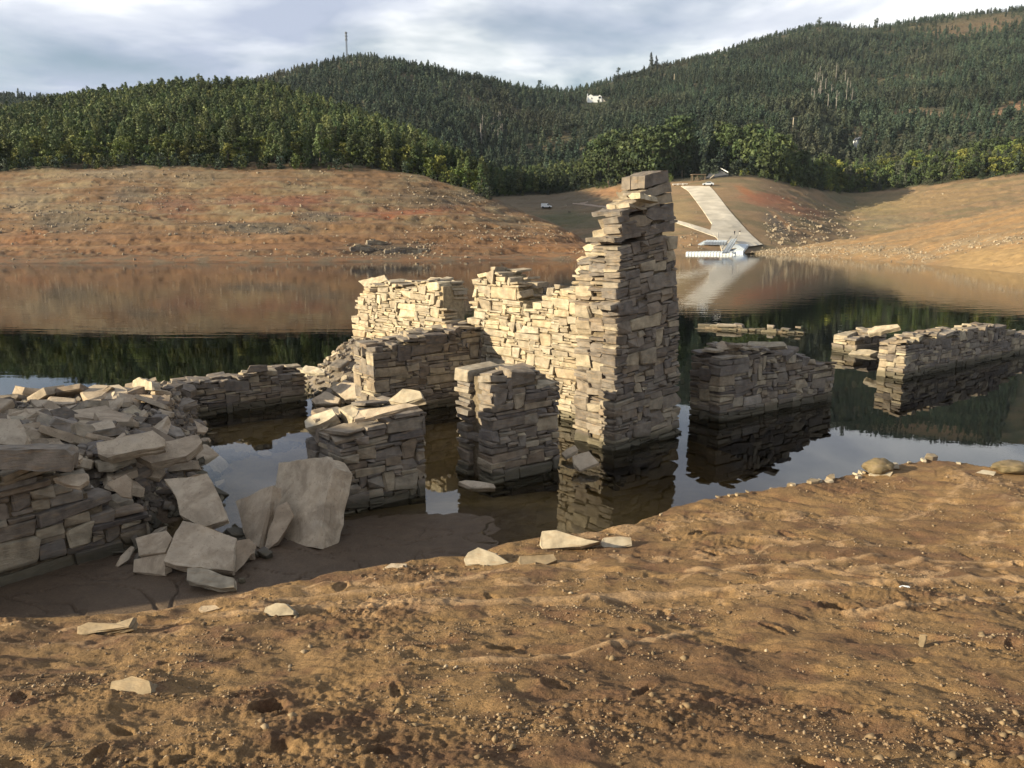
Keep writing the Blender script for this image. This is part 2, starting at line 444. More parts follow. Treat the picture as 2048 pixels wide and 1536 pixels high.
for pts_, w0 in (([(560, 1200), (700, 1184), (850, 1168), (960, 1152)], .075), ([(420, 1232), (640, 1214), (900, 1208), (1150, 1196), (1400, 1182), (1650, 1170), (1850, 1162), (2100, 1150)], .085),
                 ([(1380, 1140), (1560, 1128), (1680, 1118), (1760, 1110)], .06), ([(1700, 1140), (1850, 1118), (2060, 1128)], .05), ([(880, 1325), (1050, 1318), (1250, 1290), (1400, 1262)], .05), ([(1700, 1225), (1900, 1200), (2080, 1185)], .05)):
    strand = np.maximum(strand, line_mask(pts_, w0))
base = lerp(base, pal, strand * np.clip(.75 + .6 * n2, .35, .95))
ZZ = ZZ + .018 * strand
base = lerp(base, drk, np.clip(np.exp(-(((XX + 1.6) / .95) ** 2 + ((YY - 3.1) / .5) ** 2)) * 1.5 * sstep(-.3, .3, n2 + .2 * n3), 0, .9))
base = base * np.array([.76, .635, .53])
base = lerp(base, mudc, sstep(.05, .3, dd))
base = lerp(base, bedc, sstep(.02, -.12, ZZ))
wet = sstep(.1, .4, dd) * 1.0
rub = sstep(.15, .4, mound(XX, YY)) + sstep(.1, .3, pile(XX, YY))
base = lerp(base, np.array([.20, .163, .122]), np.clip(rub, 0, 1))
me = mesh_np('ground', np.stack([XX, YY, ZZ], -1).reshape(-1, 3), faces, [M_BANK], True, {'col': base.reshape(-1, 3), 'wet': wet.ravel()})
tag(mobj('ground', me), kind='structure')
def gh(x, y): return float(ground_h(np.array([x]), np.array([y]), False)[0])

# ------------------------------------------------------------------ lake
M_WATER = bpy.data.materials.new('lake_water'); M_WATER.use_nodes = True
nt = M_WATER.node_tree; nt.nodes.clear()
o_ = nd(nt, 'ShaderNodeOutputMaterial'); fz = nd(nt, 'ShaderNodeFresnel', IOR=1.33)
gl = nd(nt, 'ShaderNodeBsdfGlossy', Roughness=0.0); tr = nd(nt, 'ShaderNodeBsdfTransparent')
gl.inputs['Color'].default_value = (.95, .97, 1, 1); tr.inputs['Color'].default_value = (.95, .93, .85, 1)
mx = nd(nt, 'ShaderNodeMixShader')
p = wpos(nt, (1, 1, 1)); pf = wpos(nt, (.35, 1.2, 1))
far_n = noise(nt, pf, 1.3, 2, .5); nr_n = noise(nt, p, 5.0, 2, .5)
sp = nd(nt, 'ShaderNodeSeparateXYZ'); nt.links.new(p, sp.inputs[0])
farw = nd(nt, 'ShaderNodeMapRange'); nt.links.new(sp.outputs['Y'], farw.inputs['Value'])
farw.inputs['From Min'].default_value = 14; farw.inputs['From Max'].default_value = 45; farw.inputs['To Min'].default_value = .02; farw.inputs['To Max'].default_value = .5
bp = nd(nt, 'ShaderNodeBump', Distance=0.012); nt.links.new(farw.outputs[0], bp.inputs['Strength']); nt.links.new(far_n, bp.inputs['Height'])
bp2 = nd(nt, 'ShaderNodeBump', Distance=0.0012, Strength=0.25); nt.links.new(nr_n, bp2.inputs['Height']); nt.links.new(bp.outputs[0], bp2.inputs['Normal'])
for n_ in (fz, gl): nt.links.new(bp2.outputs[0], n_.inputs['Normal'])
nt.links.new(fz.outputs[0], mx.inputs[0]); nt.links.new(tr.outputs[0], mx.inputs[1]); nt.links.new(gl.outputs[0], mx.inputs[2])
nt.links.new(mx.outputs[0], o_.inputs['Surface'])
va = nd(nt, 'ShaderNodeVolumeAbsorption', Density=0.7); va.inputs['Color'].default_value = (.50, .42, .16, 1)
nt.links.new(va.outputs[0], o_.inputs['Volume'])
x0, x1, y0, y1, zb = -420, 460, -60, 420, -9
V = [(x0, y0, zb), (x1, y0, zb), (x1, y1, zb), (x0, y1, zb), (x0, y0, 0), (x1, y0, 0), (x1, y1, 0), (x0, y1, 0)]
me = mesh_np('lake', V, [(3, 2, 1, 0), (4, 5, 6, 7), (0, 1, 5, 4), (1, 2, 6, 5), (2, 3, 7, 6), (3, 0, 4, 7)], [M_WATER])
tag(mobj('lake', me), kind='structure')
bed = mesh_np('lake_bed', [(-400, -50, -3.2), (440, -50, -3.2), (440, 400, -3.2), (-400, 400, -3.2)], [(0, 1, 2, 3)], [plain('lake_silt', (.045, .045, .022), .95, .2, .3)])
tag(mobj('lake_bed', bed), kind='structure')

# ------------------------------------------------------------------ far land: sheets of terrain
class Sheet:
    """terrain given by columns of ground points, finely resampled"""
    def __init__(s, cols, nu, nv, vpos):
        s.px = np.array([c[0] for c in cols], float)
        s.rows = np.array([c[1] for c in cols], float)           # (ncol, nrow, 2): py, Y
        s.vpos = np.array(vpos, float)
        s.nu, s.nv = nu, nv; s.us = 60
    def ctrl(s, px, v):
        """(py, Y) at column px and row parameter v"""
        px = np.asarray(px, float); v = np.asarray(v, float)
        nr = s.rows.shape[1]
        A = np.stack([np.interp(px, s.px, s.rows[:, j, 0]) for j in range(nr)], -1)
        B = np.stack([np.interp(px, s.px, s.rows[:, j, 1]) for j in range(nr)], -1)
        f = np.interp(v, s.vpos, np.arange(nr)); j = np.clip(f.astype(int), 0, nr - 2); t = f - j
        pick = lambda M, k: np.take_along_axis(M, k[..., None], -1)[..., 0]
        return pick(A, j) * (1 - t) + pick(A, j + 1) * t, pick(B, j) * (1 - t) + pick(B, j + 1) * t
    @staticmethod
    def world(px, py, Y):
        x = (px - 1024.0) / F; v = (768.0 - py) / F
        t = Y / (CP + v * SP)
        return np.stack([x * t, Y, EYE + (-SP + v * CP) * t], -1)
    def grid(s):
        pu = np.linspace(s.px[0], s.px[-1], s.nu); vv = np.linspace(0, 1, s.nv)
        P, Vv = np.meshgrid(pu, vv)
        py, Y = s.ctrl(P, Vv)
        for A in (py, Y):
            for _ in range(6):
                A[1:-1, 1:-1] = .5 * A[1:-1, 1:-1] + .125 * (A[:-2, 1:-1] + A[2:, 1:-1] + A[1:-1, :-2] + A[1:-1, 2:])
            for _ in range(s.us):
                A[:, 1:-1] = .5 * A[:, 1:-1] + .25 * (A[:, :-2] + A[:, 2:])
        return P, Vv, py, Y, s.world(P, py, Y)
    def spot(s, px, py):
        vv = np.linspace(0, 1, 400); a, Y = s.ctrl(np.full(400, float(px)), vv)
        o = np.argsort(-a[:int(400 * s.vis)]); k = int(np.argmin(np.abs(a[:int(400 * s.vis)] - py)))
        w = s.world(np.array(float(px)), a[k], Y[k])
        return Vector(w.tolist())
def shore(py): return at_z(0 + 1024, py).y
def sheet_mesh(name, s, G, col, mat):
    ny, nx = G.shape[:2]
    idx = np.arange(ny * nx).reshape(ny, nx)
    fc = np.stack([idx[:-1, :-1], idx[:-1, 1:], idx[1:, 1:], idx[1:, :-1]], -1).reshape(-1, 4)
    me = mesh_np(name, G.reshape(-1, 3), fc, [mat], True, {'col': col.reshape(-1, 3)})
    return tag(mobj(name, me), kind='structure')
def splat(P, py, cx, cy, rx, ry, n, a=0.0):
    dx = (P - cx); dy = (py - cy) - a * dx
    return sstep(1.35, .45, np.hypot(dx / rx, dy / ry) + .55 * n)

# left headland
def colA(px, sp_, mid, tl, hm, top):
    ys_ = shore(sp_)
    under = to_px((at_z(px, sp_).x, ys_ - 7, -2.0))[1]
    beh = (top[0] + 60, top[1] + 120)
    return (px, [(under, ys_ - 7), (sp_, ys_), mid, tl, hm, top, beh])
SA = Sheet([colA(-420, 531, (432, 134), (348, 166), (305, 215), (268, 290)), colA(-200, 530, (430, 135), (345, 168), (300, 215), (262, 290)), colA(0, 528, (430, 136), (343, 168), (295, 215), (250, 290)),
            colA(200, 526, (428, 136), (337, 168), (275, 220), (215, 300)), colA(400, 525, (428, 138), (336, 170), (260, 225), (190, 310)),
            colA(560, 525, (425, 138), (338, 170), (268, 225), (204, 310)), colA(700, 524, (425, 140), (338, 172), (290, 220), (250, 290)),
            colA(850, 522, (430, 142), (352, 175), (330, 200), (318, 240)), colA(960, 521, (445, 142), (392, 168), (386, 190), (386, 215)),
            colA(1060, 520, (468, 140), (430, 162), (430, 180), (437, 200)), colA(1140, 520, (488, 132), (464, 148), (467, 165), (480, 190)),
            colA(1215, 521, (519, 120), (517, 126), (520, 134), (524, 150))], 420, 260, [0, .06, .30, .55, .70, .90, 1])
SA.vis = .9
P, Vv, py, Y, G = SA.grid()
bare = sstep(.58, .52, Vv)
na = fbm(G[..., 0] * .09, G[..., 1] * .16, 4, 101); nb = fbm(G[..., 0] * .35, G[..., 1] * .6, 4, 103)
G[..., 2] += bare * sstep(.06, .12, Vv) * (.7 * fbm(G[..., 0] * .05, G[..., 1] * .13, 3, 105) + .24 * nb + .14 * fbm(G[..., 0] * 1.3, G[..., 1] * 1.6, 2, 107)) + (1 - bare) * 1.2 * na
lv = G[..., 2] * .55 + .5 * na; lv = lv - np.floor(lv)
G[..., 2] += bare * .55 * (sstep(.5, .95, lv) - lv) * sstep(.06, .12, Vv)
ca = np.broadcast_to(np.array([.325, .205, .112]), G.shape).copy()
ca = lerp(ca, np.array([.37, .30, .185]), sstep(-.2, .4, na + .4 * nb))
ca = lerp(ca, np.array([.34, .185, .095]), sstep(440, 490, py + 40 * na) * .8)
ca = lerp(ca, np.array([.235, .185, .125]), sstep(490, 520, py) * sstep(-.2, .3, nb))
for cx, cy, rx, ry, a, c_, k in [(345, 412, 60, 20, 0, (.30, .150, .100), .7), (480, 398, 55, 12, -.05, (.32, .15, .10), .7), (590, 404, 80, 14, -.1, (.34, .15, .10), .75), (700, 425, 110, 10, -.05, (.36, .17, .105), .65),
                                 (60, 470, 50, 14, -.3, (.42, .21, .10), .7), (860, 420, 130, 10, -.12, (.42, .16, .085), .8), (120, 440, 60, 22, .05, (.21, .18, .135), .8), (260, 390, 50, 18, 0, (.22, .19, .15), .7),
                                 (520, 452, 110, 12, .02, (.17, .16, .13), .85), (640, 432, 50, 12, 0, (.19, .175, .14), .8), (880, 400, 120, 16, .05, (.24, .19, .13), .8), (980, 400, 60, 14, .3, (.23, .19, .13), .7),
                                 (780, 495, 95, 16, 0, (.15, .125, .095), .9), (840, 378, 100, 12, .2, (.27, .19, .11), .8), (350, 352, 300, 10, 0, (.30, .235, .155), .7), (230, 345, 90, 8, 0, (.42, .36, .26), .7),
                                 (40, 400, 60, 30, 0, (.36, .30, .21), .6)]:
    ca = lerp(ca, np.array(c_), splat(P, py, cx, cy, rx, ry, nb, a) * k)
tr_y = np.interp(P, [0, 160, 420, 640, 790, 980], [497, 493, 480, 466, 440, 402])          # the worn path along the slope
ca = lerp(ca, np.array([.42, .27, .145]), np.exp(-((py - tr_y) / 2.8) ** 2))
tz = G[..., 2] * 1.25 + .35 * na; tz = np.abs(tz - np.round(tz))
ca = ca * (1 - .42 * sstep(.20, .03, tz) * sstep(.35, -.2, nb))[..., None]
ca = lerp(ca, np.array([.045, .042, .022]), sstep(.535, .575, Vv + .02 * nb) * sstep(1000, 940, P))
headland = sheet_mesh('headland', SA, G, ca * np.array([.50, .455, .41]), M_FAR)
GA = G

# valley bank behind, with the boat ramp
def colB(px, sp_, mid, tl):
    ys_ = shore(sp_); under = to_px((0, ys_ - 8, -2.0))[1]
    return (px, [(under, ys_ - 8), (sp_, ys_), mid, tl, (tl[0] - 14, tl[1] + 45)])
SB = Sheet([colB(930, 513, (445, 230), (396, 320)), colB(1000, 512, (440, 230), (394, 320)), colB(1100, 511, (436, 230), (388, 328)), colB(1200, 509, (430, 220), (374, 310)), colB(1300, 508, (425, 208), (364, 272)),
            colB(1380, 508, (430, 200), (362, 262)), colB(1450, 506, (430, 200), (354, 262)), colB(1520, 505, (432, 205), (354, 266)), colB(1620, 504, (445, 215), (380, 275)),
            colB(1700, 503, (452, 235), (387, 330)), colB(1800, 503, (444, 230), (378, 320)), colB(1900, 503, (434, 225), (364, 305)), colB(2048, 503, (418, 222), (347, 290)), colB(2350, 503, (395, 215), (315, 260))], 420, 200, [0, .08, .5, .88, 1])
SB.vis = .95
P, Vv, py, Y, G = SB.grid()
na = fbm(G[..., 0] * .06, G[..., 1] * .12, 4, 121); nb = fbm(G[..., 0] * .25, G[..., 1] * .45, 4, 123)
G[..., 2] += sstep(.08, .16, Vv) * (.9 * fbm(G[..., 0] * .04, G[..., 1] * .1, 3, 125) + .5 * nb) * (1 - .78 * sstep(1280, 1345, P) * sstep(1610, 1525, P))
lv = G[..., 2] * .45 + .5 * na; lv = lv - np.floor(lv)
G[..., 2] += .4 * (sstep(.5, .95, lv) - lv) * sstep(.1, .2, Vv) * (1 - .82 * sstep(1280, 1345, P) * sstep(1610, 1525, P))
cb = np.broadcast_to(np.array([.30, .215, .125]), G.shape).copy()
cb = lerp(cb, np.array([.21, .175, .10]), sstep(-.2, .35, na))
for cx, cy, rx, ry, a, c_, k in [(1120, 440, 90, 18, 0, (.145, .15, .075), .9), (1100, 400, 120, 20, 0, (.20, .165, .11), .9), (1350, 425, 40, 30, 0, (.34, .265, .14), .8), (1380, 485, 50, 16, 0, (.40, .26, .135), .8),
                                 (1500, 388, 26, 8, .55, (.40, .185, .085), .9), (1540, 400, 60, 14, .1, (.37, .165, .09), .9), (1600, 420, 70, 12, .15, (.33, .17, .095), .8), (1560, 450, 30, 26, .6, (.17, .15, .12), .8),
                                 (1570, 445, 34, 6, .75, (.45, .27, .13), .9), (1640, 470, 70, 18, 0, (.22, .16, .10), .8), (1780, 410, 120, 22, -.08, (.27, .225, .115), .9), (1780, 445, 80, 14, -.1, (.22, .20, .125), .7), (1900, 395, 130, 22, -.12, (.31, .225, .12), .8),
                                 (1690, 400, 40, 12, .2, (.18, .17, .095), .8), (1230, 385, 60, 10, 0, (.33, .19, .10), .8)]:
    cb = lerp(cb, np.array(c_), splat(P, py, cx, cy, rx, ry, nb, a) * k)
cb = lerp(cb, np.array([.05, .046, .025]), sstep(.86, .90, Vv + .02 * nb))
sheet_mesh('valley_bank', SB, G, cb * np.array([.70, .64, .60]), M_FAR)

# right bank
def colC(px, sp_, mid, tl):
    ys_ = shore(sp_); under = to_px((0, ys_ - 8, -2.0))[1]
    return (px, [(under, ys_ - 8), (sp_, ys_), mid, tl, (tl[0] + 70, tl[1] + 22)])
SC = Sheet([colC(1490, 507, (506.5, 158), (506, 162)), colC(1560, 510, (502, 156), (496, 163)), colC(1640, 514, (498, 148), (486, 160)), colC(1727, 519, (494, 135), (474, 156)),
            colC(1861, 530, (485, 122), (448, 150)), colC(1960, 538, (475, 112), (428, 145)), colC(2048, 547, (465, 104), (408, 140)), colC(2400, 585, (440, 88), (345, 128))], 260, 150, [0, .1, .5, .9, 1])
SC.vis = .9
P, Vv, py, Y, G = SC.grid()
na = fbm(G[..., 0] * .1, G[..., 1] * .2, 4, 141); nb = fbm(G[..., 0] * .5, G[..., 1] * .8, 4, 143)
G[..., 2] += sstep(.1, .2, Vv) * (.35 * na + .25 * nb) * sstep(1500, 1650, P)
cc = np.broadcast_to(np.array([.40, .262, .132]), G.shape).copy()
cc = lerp(cc, np.array([.34, .245, .14]), sstep(-.2, .3, na))
wall_y = np.interp(P, [1500, 1700, 1800, 1860, 1900, 2048], [506, 498, 500, 515, 492, 474])
cc = lerp(cc, np.array([.33, .275, .19]), np.exp(-((py - wall_y) / 9) ** 2) * .8 * sstep(-.35, .1, nb))
cc *= np.array([.62, .58, .54])
cc = lerp(cc, np.array([.29, .19, .085]), sstep(0, 14, py - wall_y - 10) * sstep(1860, 1930, P) * .8)
sheet_mesh('right_bank', SC, G, cc, M_FAR)

# wooded hills
def colD(px, b_, m_, r_):
    q = ((m_[0] * .62 + r_[0] * .38), (m_[1] * .6 + r_[1] * .4))
    return (px, [(b_[0] + 55, b_[1] - 6), b_, m_, q, r_, (r_[0] + 40, r_[1] + 260)])
SD = Sheet([colD(-600, (345, 320), (230, 520), (190, 760)), colD(0, (340, 320), (232, 520), (197, 760)), colD(150, (335, 320), (235, 520), (201, 760)), colD(300, (335, 330), (235, 520), (196, 740)), colD(480, (335, 330), (225, 500), (176, 680)),
            colD(600, (340, 330), (215, 480), (140, 640)), colD(690, (345, 330), (210, 480), (119, 640)), colD(760, (350, 330), (212, 480), (119, 640)), colD(850, (365, 330), (225, 480), (140, 640)),
            colD(950, (392, 335), (250, 480), (160, 640)), colD(1060, (396, 340), (270, 480), (182, 660)), colD(1150, (388, 338), (270, 470), (186, 700)), colD(1200, (370, 322), (262, 470), (170, 740)),
            colD(1330, (360, 285), (245, 470), (131, 800)), colD(1420, (356, 272), (235, 470), (116, 820)), colD(1500, (352, 275), (225, 470), (85, 850)), colD(1600, (374, 288), (225, 480), (60, 870)),
            colD(1640, (380, 302), (225, 490), (48, 880)), colD(1690, (387, 340), (230, 500), (55, 890)), colD(1760, (382, 328), (230, 500), (55, 890)), colD(1850, (371, 314), (225, 480), (39, 880)),
            colD(1950, (358, 302), (220, 460), (28, 870)), colD(2048, (347, 290), (215, 450), (19, 860)), colD(2700, (300, 230), (170, 420), (-20, 850))], 420, 220, [0, .06, .40, .60, .88, 1])
SD.vis = .88; SD.us = 12
P, Vv, py, Y, G = SD.grid()
na = fbm(G[..., 0] * .008, G[..., 1] * .008, 4, 161); nb = fbm(G[..., 0] * .04, G[..., 1] * .04, 4, 163)
G[..., 2] += (6 * na + 1.5 * nb) * sstep(.06, .2, Vv) * sstep(.9, .8, Vv)
cd = np.broadcast_to(np.array([.040, .048, .024]), G.shape).copy()
cd = lerp(cd, np.array([.085, .070, .040]), sstep(-.1, .4, nb))
cd = lerp(cd, np.array([.15, .095, .055]), splat(P, py, 1960, 55, 130, 22, nb, -.1) * .6)
cd = lerp(cd, np.array([.26, .15, .085]), splat(P, py, 2025, 225, 50, 24, nb, -.5) * .95)
cd = lerp(cd, np.array([.20, .13, .08]), splat(P, py, 1830, 228, 80, 7, nb, 0) * .7)
cd = lerp(cd, np.array([.17, .12, .075]), splat(P, py, 60, 205, 60, 12, nb, .1) * .8)
sheet_mesh('hills', SD, G, cd, M_HILL)

# ------------------------------------------------------------------ stones
def chamfer_box(r, hx, hy, hz, c, jit):
    """an uneven block with broken edges: 24 corners, 44 triangles"""
    V = []; ids = {}
    for sx in (-1, 1):
        for sy in (-1, 1):
            for sz in (-1, 1):
                hm_ = min(hx, hy, hz); j = (r.uniform(-1, 1) * jit * hm_ * 1.1, r.uniform(-1, 1) * jit * hm_, r.uniform(-1, 1) * jit * hm_)
                h = (hx, hy, hz); s = (sx, sy, sz)
                for a in range(3):
                    q = []
                    for k in range(3):
                        cc_ = c * r.uniform(.5, 1.6)
                        q.append(s[k] * (h[k] if k == a else h[k] - min(cc_, h[k] * .55)) + j[k] * (.6 if k == a else 1))
                    ids[(sx, sy, sz, a)] = len(V); V.append(q)
    Fc = []
    def quad(l):
        cx = [sum(V[i][k] for i in l) / len(l) for k in range(3)]
        n = Vector(V[l[1]]) - Vector(V[l[0]]); m = Vector(V[l[2]]) - Vector(V[l[0]])
        if n.cross(m).dot(Vector(cx)) < 0: l = l[::-1]
        Fc.append(tuple(l))
    for a in range(3):
        b_, c_ = (a + 1) % 3, (a + 2) % 3
        for s in (-1, 1):
            l = []
            for t in ((-1, -1), (1, -1), (1, 1), (-1, 1)):
                k = [0, 0, 0]; k[a] = s; k[b_] = t[0]; k[c_] = t[1]; l.append(ids[(k[0], k[1], k[2], a)])
            quad(l)
        for s in (-1, 1):                       # edges along axis a
            for t in (-1, 1):
                k0 = [0, 0, 0]; k1 = [0, 0, 0]; k0[a] = -1; k1[a] = 1; k0[b_] = k1[b_] = s; k0[c_] = k1[c_] = t
                quad([ids[(*k0, b_)], ids[(*k1, b_)], ids[(*k1, c_)], ids[(*k0, c_)]])
    for sx in (-1, 1):
        for sy in (-1, 1):
            for sz in (-1, 1):
                quad([ids[(sx, sy, sz, 0)], ids[(sx, sy, sz, 1)], ids[(sx, sy, sz, 2)]])
    return np.array(V), Fc
LIB = {}
_lr = random.Random(77)
for rs in (1.0, 1.8, 3.0, 5.0, 8.0):
    L_ = []
    for k in range(9):
        V, Fc = chamfer_box(_lr, rs / 2, 1.0, .5, .085, .40)
        me = mesh_np('stone', V, Fc, [M_STONE]); L_.append((me, V, Fc))
    LIB[rs] = L_
def pick_stone(r, ls, lz):
    q = ls / max(lz, 1e-3); k = min(LIB, key=lambda a: abs(math.log(a / q)))
    return k, r.choice(LIB[k])
def join_stones(name, items, parent, loc, mat=M_STONE):
    """many small stones as one mesh: items are (V, F, matrix, tone)"""
    VV, FF, TN = [], [], []; off = 0
    for V, Fc, M, tone in items:
        A = np.array(M); W = V @ A[:3, :3].T + A[:3, 3] - np.array(loc)
        VV.append(W); FF += [tuple(i + off for i in f) for f in Fc]; TN.append(np.full(len(V), tone)); off += len(V)
    me = mesh_np(name, np.concatenate(VV), FF, [mat], False, {'tone': np.concatenate(TN)})
    return mobj(name, me, parent)

def masonry(O, d, L, T, profile, seed, ch=.085, zb=-.4, nl=3, tilt=0.0, big=1.0, skip=None, back=False, fill=.5, rough=1.0, rlim=None, tdrop=0.0):
    """stones of a rubble wall. O: foot of the front left corner, d: along the wall, profile: top edge as (s, z)"""
    r = random.Random(seed)
    d = Vector((d[0], d[1], 0)).normalized(); n = Vector((d.y, -d.x, 0)); w = -n
    ps = [p_[0] for p_ in profile]; pz = [p_[1] for p_ in profile]
    top = lambda s: float(np.interp(s, ps, pz)) if -0.06 <= s <= L + .08 else -9
    zmax = max(pz) + .1
    nk = int((zmax - zb) / ch) + 1
    ang = math.atan2(d.y, d.x)
    out = []
    lt = T / nl
    for j in range(nl):
        occ = {}
        for k in range(nk):
            z = zb + k * ch
            s = r.uniform(-.07, .02)
            busy = sorted(occ.get(k, []))
            Lz = rlim(z) - .03 if rlim else L + .02
            while s < Lz:
                hit = next((b_ for b_ in busy if b_[0] - .03 <= s < b_[1] - .005), None)
                if hit: s = hit[1]; continue
                nxt = min([b_[0] for b_ in busy if b_[0] > s] + [rlim(z) + r.uniform(-.012, .018) if rlim else L + r.uniform(-.02, .05)])
                u = r.random()
                hk = 1 if u < .56 else 2 if u < .82 else 3 if u < .93 else 4 if u < .985 else 5
                if big < 1 and hk > 2 and r.random() < .6: hk = 1
                hgt = hk * ch
                ln = hgt * r.choice((1.2, 1.6, 2.0, 2.6, 3.4, 4.4)) * r.uniform(.85, 1.25) * (2.0 if hk == 1 else 1.3 if hk == 2 else .9)
                ln = max(.09, min(ln, .85))
                if nxt - s - ln < .10: ln = nxt - s
                if ln < .035: s = nxt + .001; continue
                # a stone taller than its course must find the courses above it free
                for q in range(1, hk):
                    if any(b_[0] < s + ln and b_[1] > s for b_ in occ.get(k + q, [])): hk = q; hgt = hk * ch; break
                tl_ = tilt * (.3 + .9 * max(z, 0) / max(zmax, 3)); zz = z + tl_ * (s + ln / 2)
                tp = min(top(s + ln * .25), top(s + ln * .75)) - tdrop * j * lt * (1.25 - 1.0 * max(0, s) / L)
                slack = r.uniform(-.05, .05) * rough
                ok = zz + hgt <= tp + .03 + slack
                edge = (tp - zz - hgt < fill) or s < .55 or s + ln > L - .3
                if ok and (j == 0 or edge or (back and j == nl - 1)) and not (skip and skip(s + ln / 2, j, zz, r)):
                    for q in range(1, hk): occ.setdefault(k + q, []).append((s, s + ln))
                    pro = r.uniform(-.014, .016) * rough
                    dep = lt * r.uniform(1.0, 1.25)
                    tcen = j * lt + lt / 2 - pro
                    free = tp - zz - hgt < .12
                    c_ = O + d * (s + ln / 2) + w * tcen + Vector((0, 0, zz + hgt / 2))
                    gap = r.uniform(.002, .012)
                    e = Euler((r.gauss(0, .03 + (.06 if free else 0)), r.gauss(0, .026 + (.05 if free else 0)) - math.atan(tl_), ang + r.gauss(0, .022 + (.12 if free else 0))))
                    front = 1.0 if j == 0 else .55 if edge else .1
                    out.append((c_, (ln - gap, dep, hgt - gap * .8), e, front))
                s += ln
    # earth core
    B = bmesh.new()
    def cbox(s0, s1, t0, t1, z0, z1):
        q = []
        for (a_, b_) in ((s0, t0), (s1, t0), (s1, t1), (s0, t1)):
            for zz in (z0, z1): q.append(B.verts.new(O + d * a_ + w * b_ + Vector((0, 0, zz))))
        for f in ((0, 2, 3, 1), (2, 4, 5, 3), (4, 6, 7, 5), (6, 0, 1, 7), (1, 3, 5, 7), (0, 6, 4, 2)): B.faces.new([q[i] for i in f])
    s = .07
    while s < L - .1:
        z1 = min(top(s), top(s + .15)) - .12
        if rlim: z1 = min(z1, (L - s - .30) / .100)
        if z1 > zb + .1: cbox(s, s + .15, .042 + r.uniform(-.008, .008), T - .06, zb, z1 - tdrop * T * (1.2 - s / L) + r.uniform(-.03, .03))
        s += .15
    me = bpy.data.meshes.new('core'); bmesh.ops.recalc_face_normals(B, faces=B.faces); B.to_mesh(me); B.free(); me.materials.append(M_MORTAR)
    return out, me
def stone_matrix(st, k):
    c_, (ls, lt, lz), e, _f = st
    return Matrix.LocRotScale(c_, e, (ls / k, lt / 2.0, lz))
def place_stones(stones, parent, seed, limit=300, mat=None):
    """the stones that show largest as parts of their own; the rest joined"""
    r = random.Random(seed)
    def size(st):
        dist = st[0].y
        return st[1][0] * st[1][2] / dist / dist * st[3]
    order = sorted(stones, key=size, reverse=True)
    rest = []
    ploc = Vector(parent.location) if parent.parent is None else Vector(parent.parent.location) + Vector(parent.location)
    for i, st in enumerate(order):
        k, (me, V, Fc) = pick_stone(r, st[1][0], st[1][2])
        M = stone_matrix(st, k)
        if i < limit:
            o = bpy.data.objects.new('stone', me); M2 = Matrix.Translation(-ploc) @ M
            o.matrix_local = M2; link(o, parent); o.matrix_local = M2
            if mat is not None: o.material_slots[0].link = 'OBJECT'; o.material_slots[0].material = mat
        else:
            rest.append((V, Fc, M, r.random()))
    return rest
def prof(pxs, O, d):
    d = Vector((d[0], d[1], 0)).normalized(); n = Vector((d.y, -d.x, 0))
    out = []
    for px, py in pxs:
        q = at_plane(px, py, O, n); out.append(((q - O).dot(d), q.z))
    return out
def wall_thing(name, label, cat, O, d, L, T, profile, seed, limit=300, **kw):
    t = empty(name, (O.x, O.y, 0)); tag(t, label, cat)
    st, core = masonry(O, d, L, T, profile, seed, **kw)
    core.transform(Matrix.Translation(-t.location)); mobj('earth_core', core, t)
    rest = place_stones(st, t, seed + 1, limit)
    if rest: tag(join_stones('small_stones', rest, t, t.location), kind='stuff')
    return t

# ------------------------------------------------------------------ loose slabs with the outline the photograph gives them
def slab(name, pts, thick, label, mat, anchor, normal, chip=.008, seed=0, cat='slab'):
    """pts: pixel outline of the face we see, anchor: a point of that face, normal: where the face looks"""
    r = random.Random(seed + 900)
    n = Vector(normal).normalized(); A = Vector(anchor)
    W = [at_plane(px, py, A, n) for px, py in pts]
    ring = []
    for i in range(len(W)):
        a, b_ = W[i], W[(i + 1) % len(W)]
        k = max(1, int((b_ - a).length / .13))
        for q in range(k):
            pt_ = a.lerp(b_, q / k)
            ring.append(pt_ + Vector((r.gauss(0, chip), r.gauss(0, chip), r.gauss(0, chip))) * (1 if q else .5))
    cen = sum(ring, Vector()) / len(ring)
    m = len(ring); V = []
    for f, dz in ((.988, 0), (1.0, .06), (1.0, .27), (.982, .31), (.990, .58), (1.008, .63), (1.0, .94), (.975, 1.0)):
        for pt_ in ring:
            j = Vector((r.gauss(0, chip), r.gauss(0, chip), r.gauss(0, chip))) * (.35 if dz == 0 else .8)
            V.append(cen + (pt_ - cen) * f - n * (thick * dz) + j)
    Fc = [tuple(range(m))[::1]]
    for L_ in range(7):
        for i in range(m):
            Fc.append((L_ * m + i, (L_ + 1) * m + i, (L_ + 1) * m + (i + 1) % m, L_ * m + (i + 1) % m))
    Fc.append(tuple(range(7 * m, 8 * m))[::-1])
    base = Vector((cen.x, cen.y, min(v.z for v in V)))
    me = mesh_np(name, [v - base for v in V], Fc, [mat])
    b_ = bmesh.new(); b_.from_mesh(me); bmesh.ops.recalc_face_normals(b_, faces=b_.faces); b_.to_mesh(me); b_.free()
    o = mobj(name, me, None, base)
    if label: tag(o, label, cat)
    return o
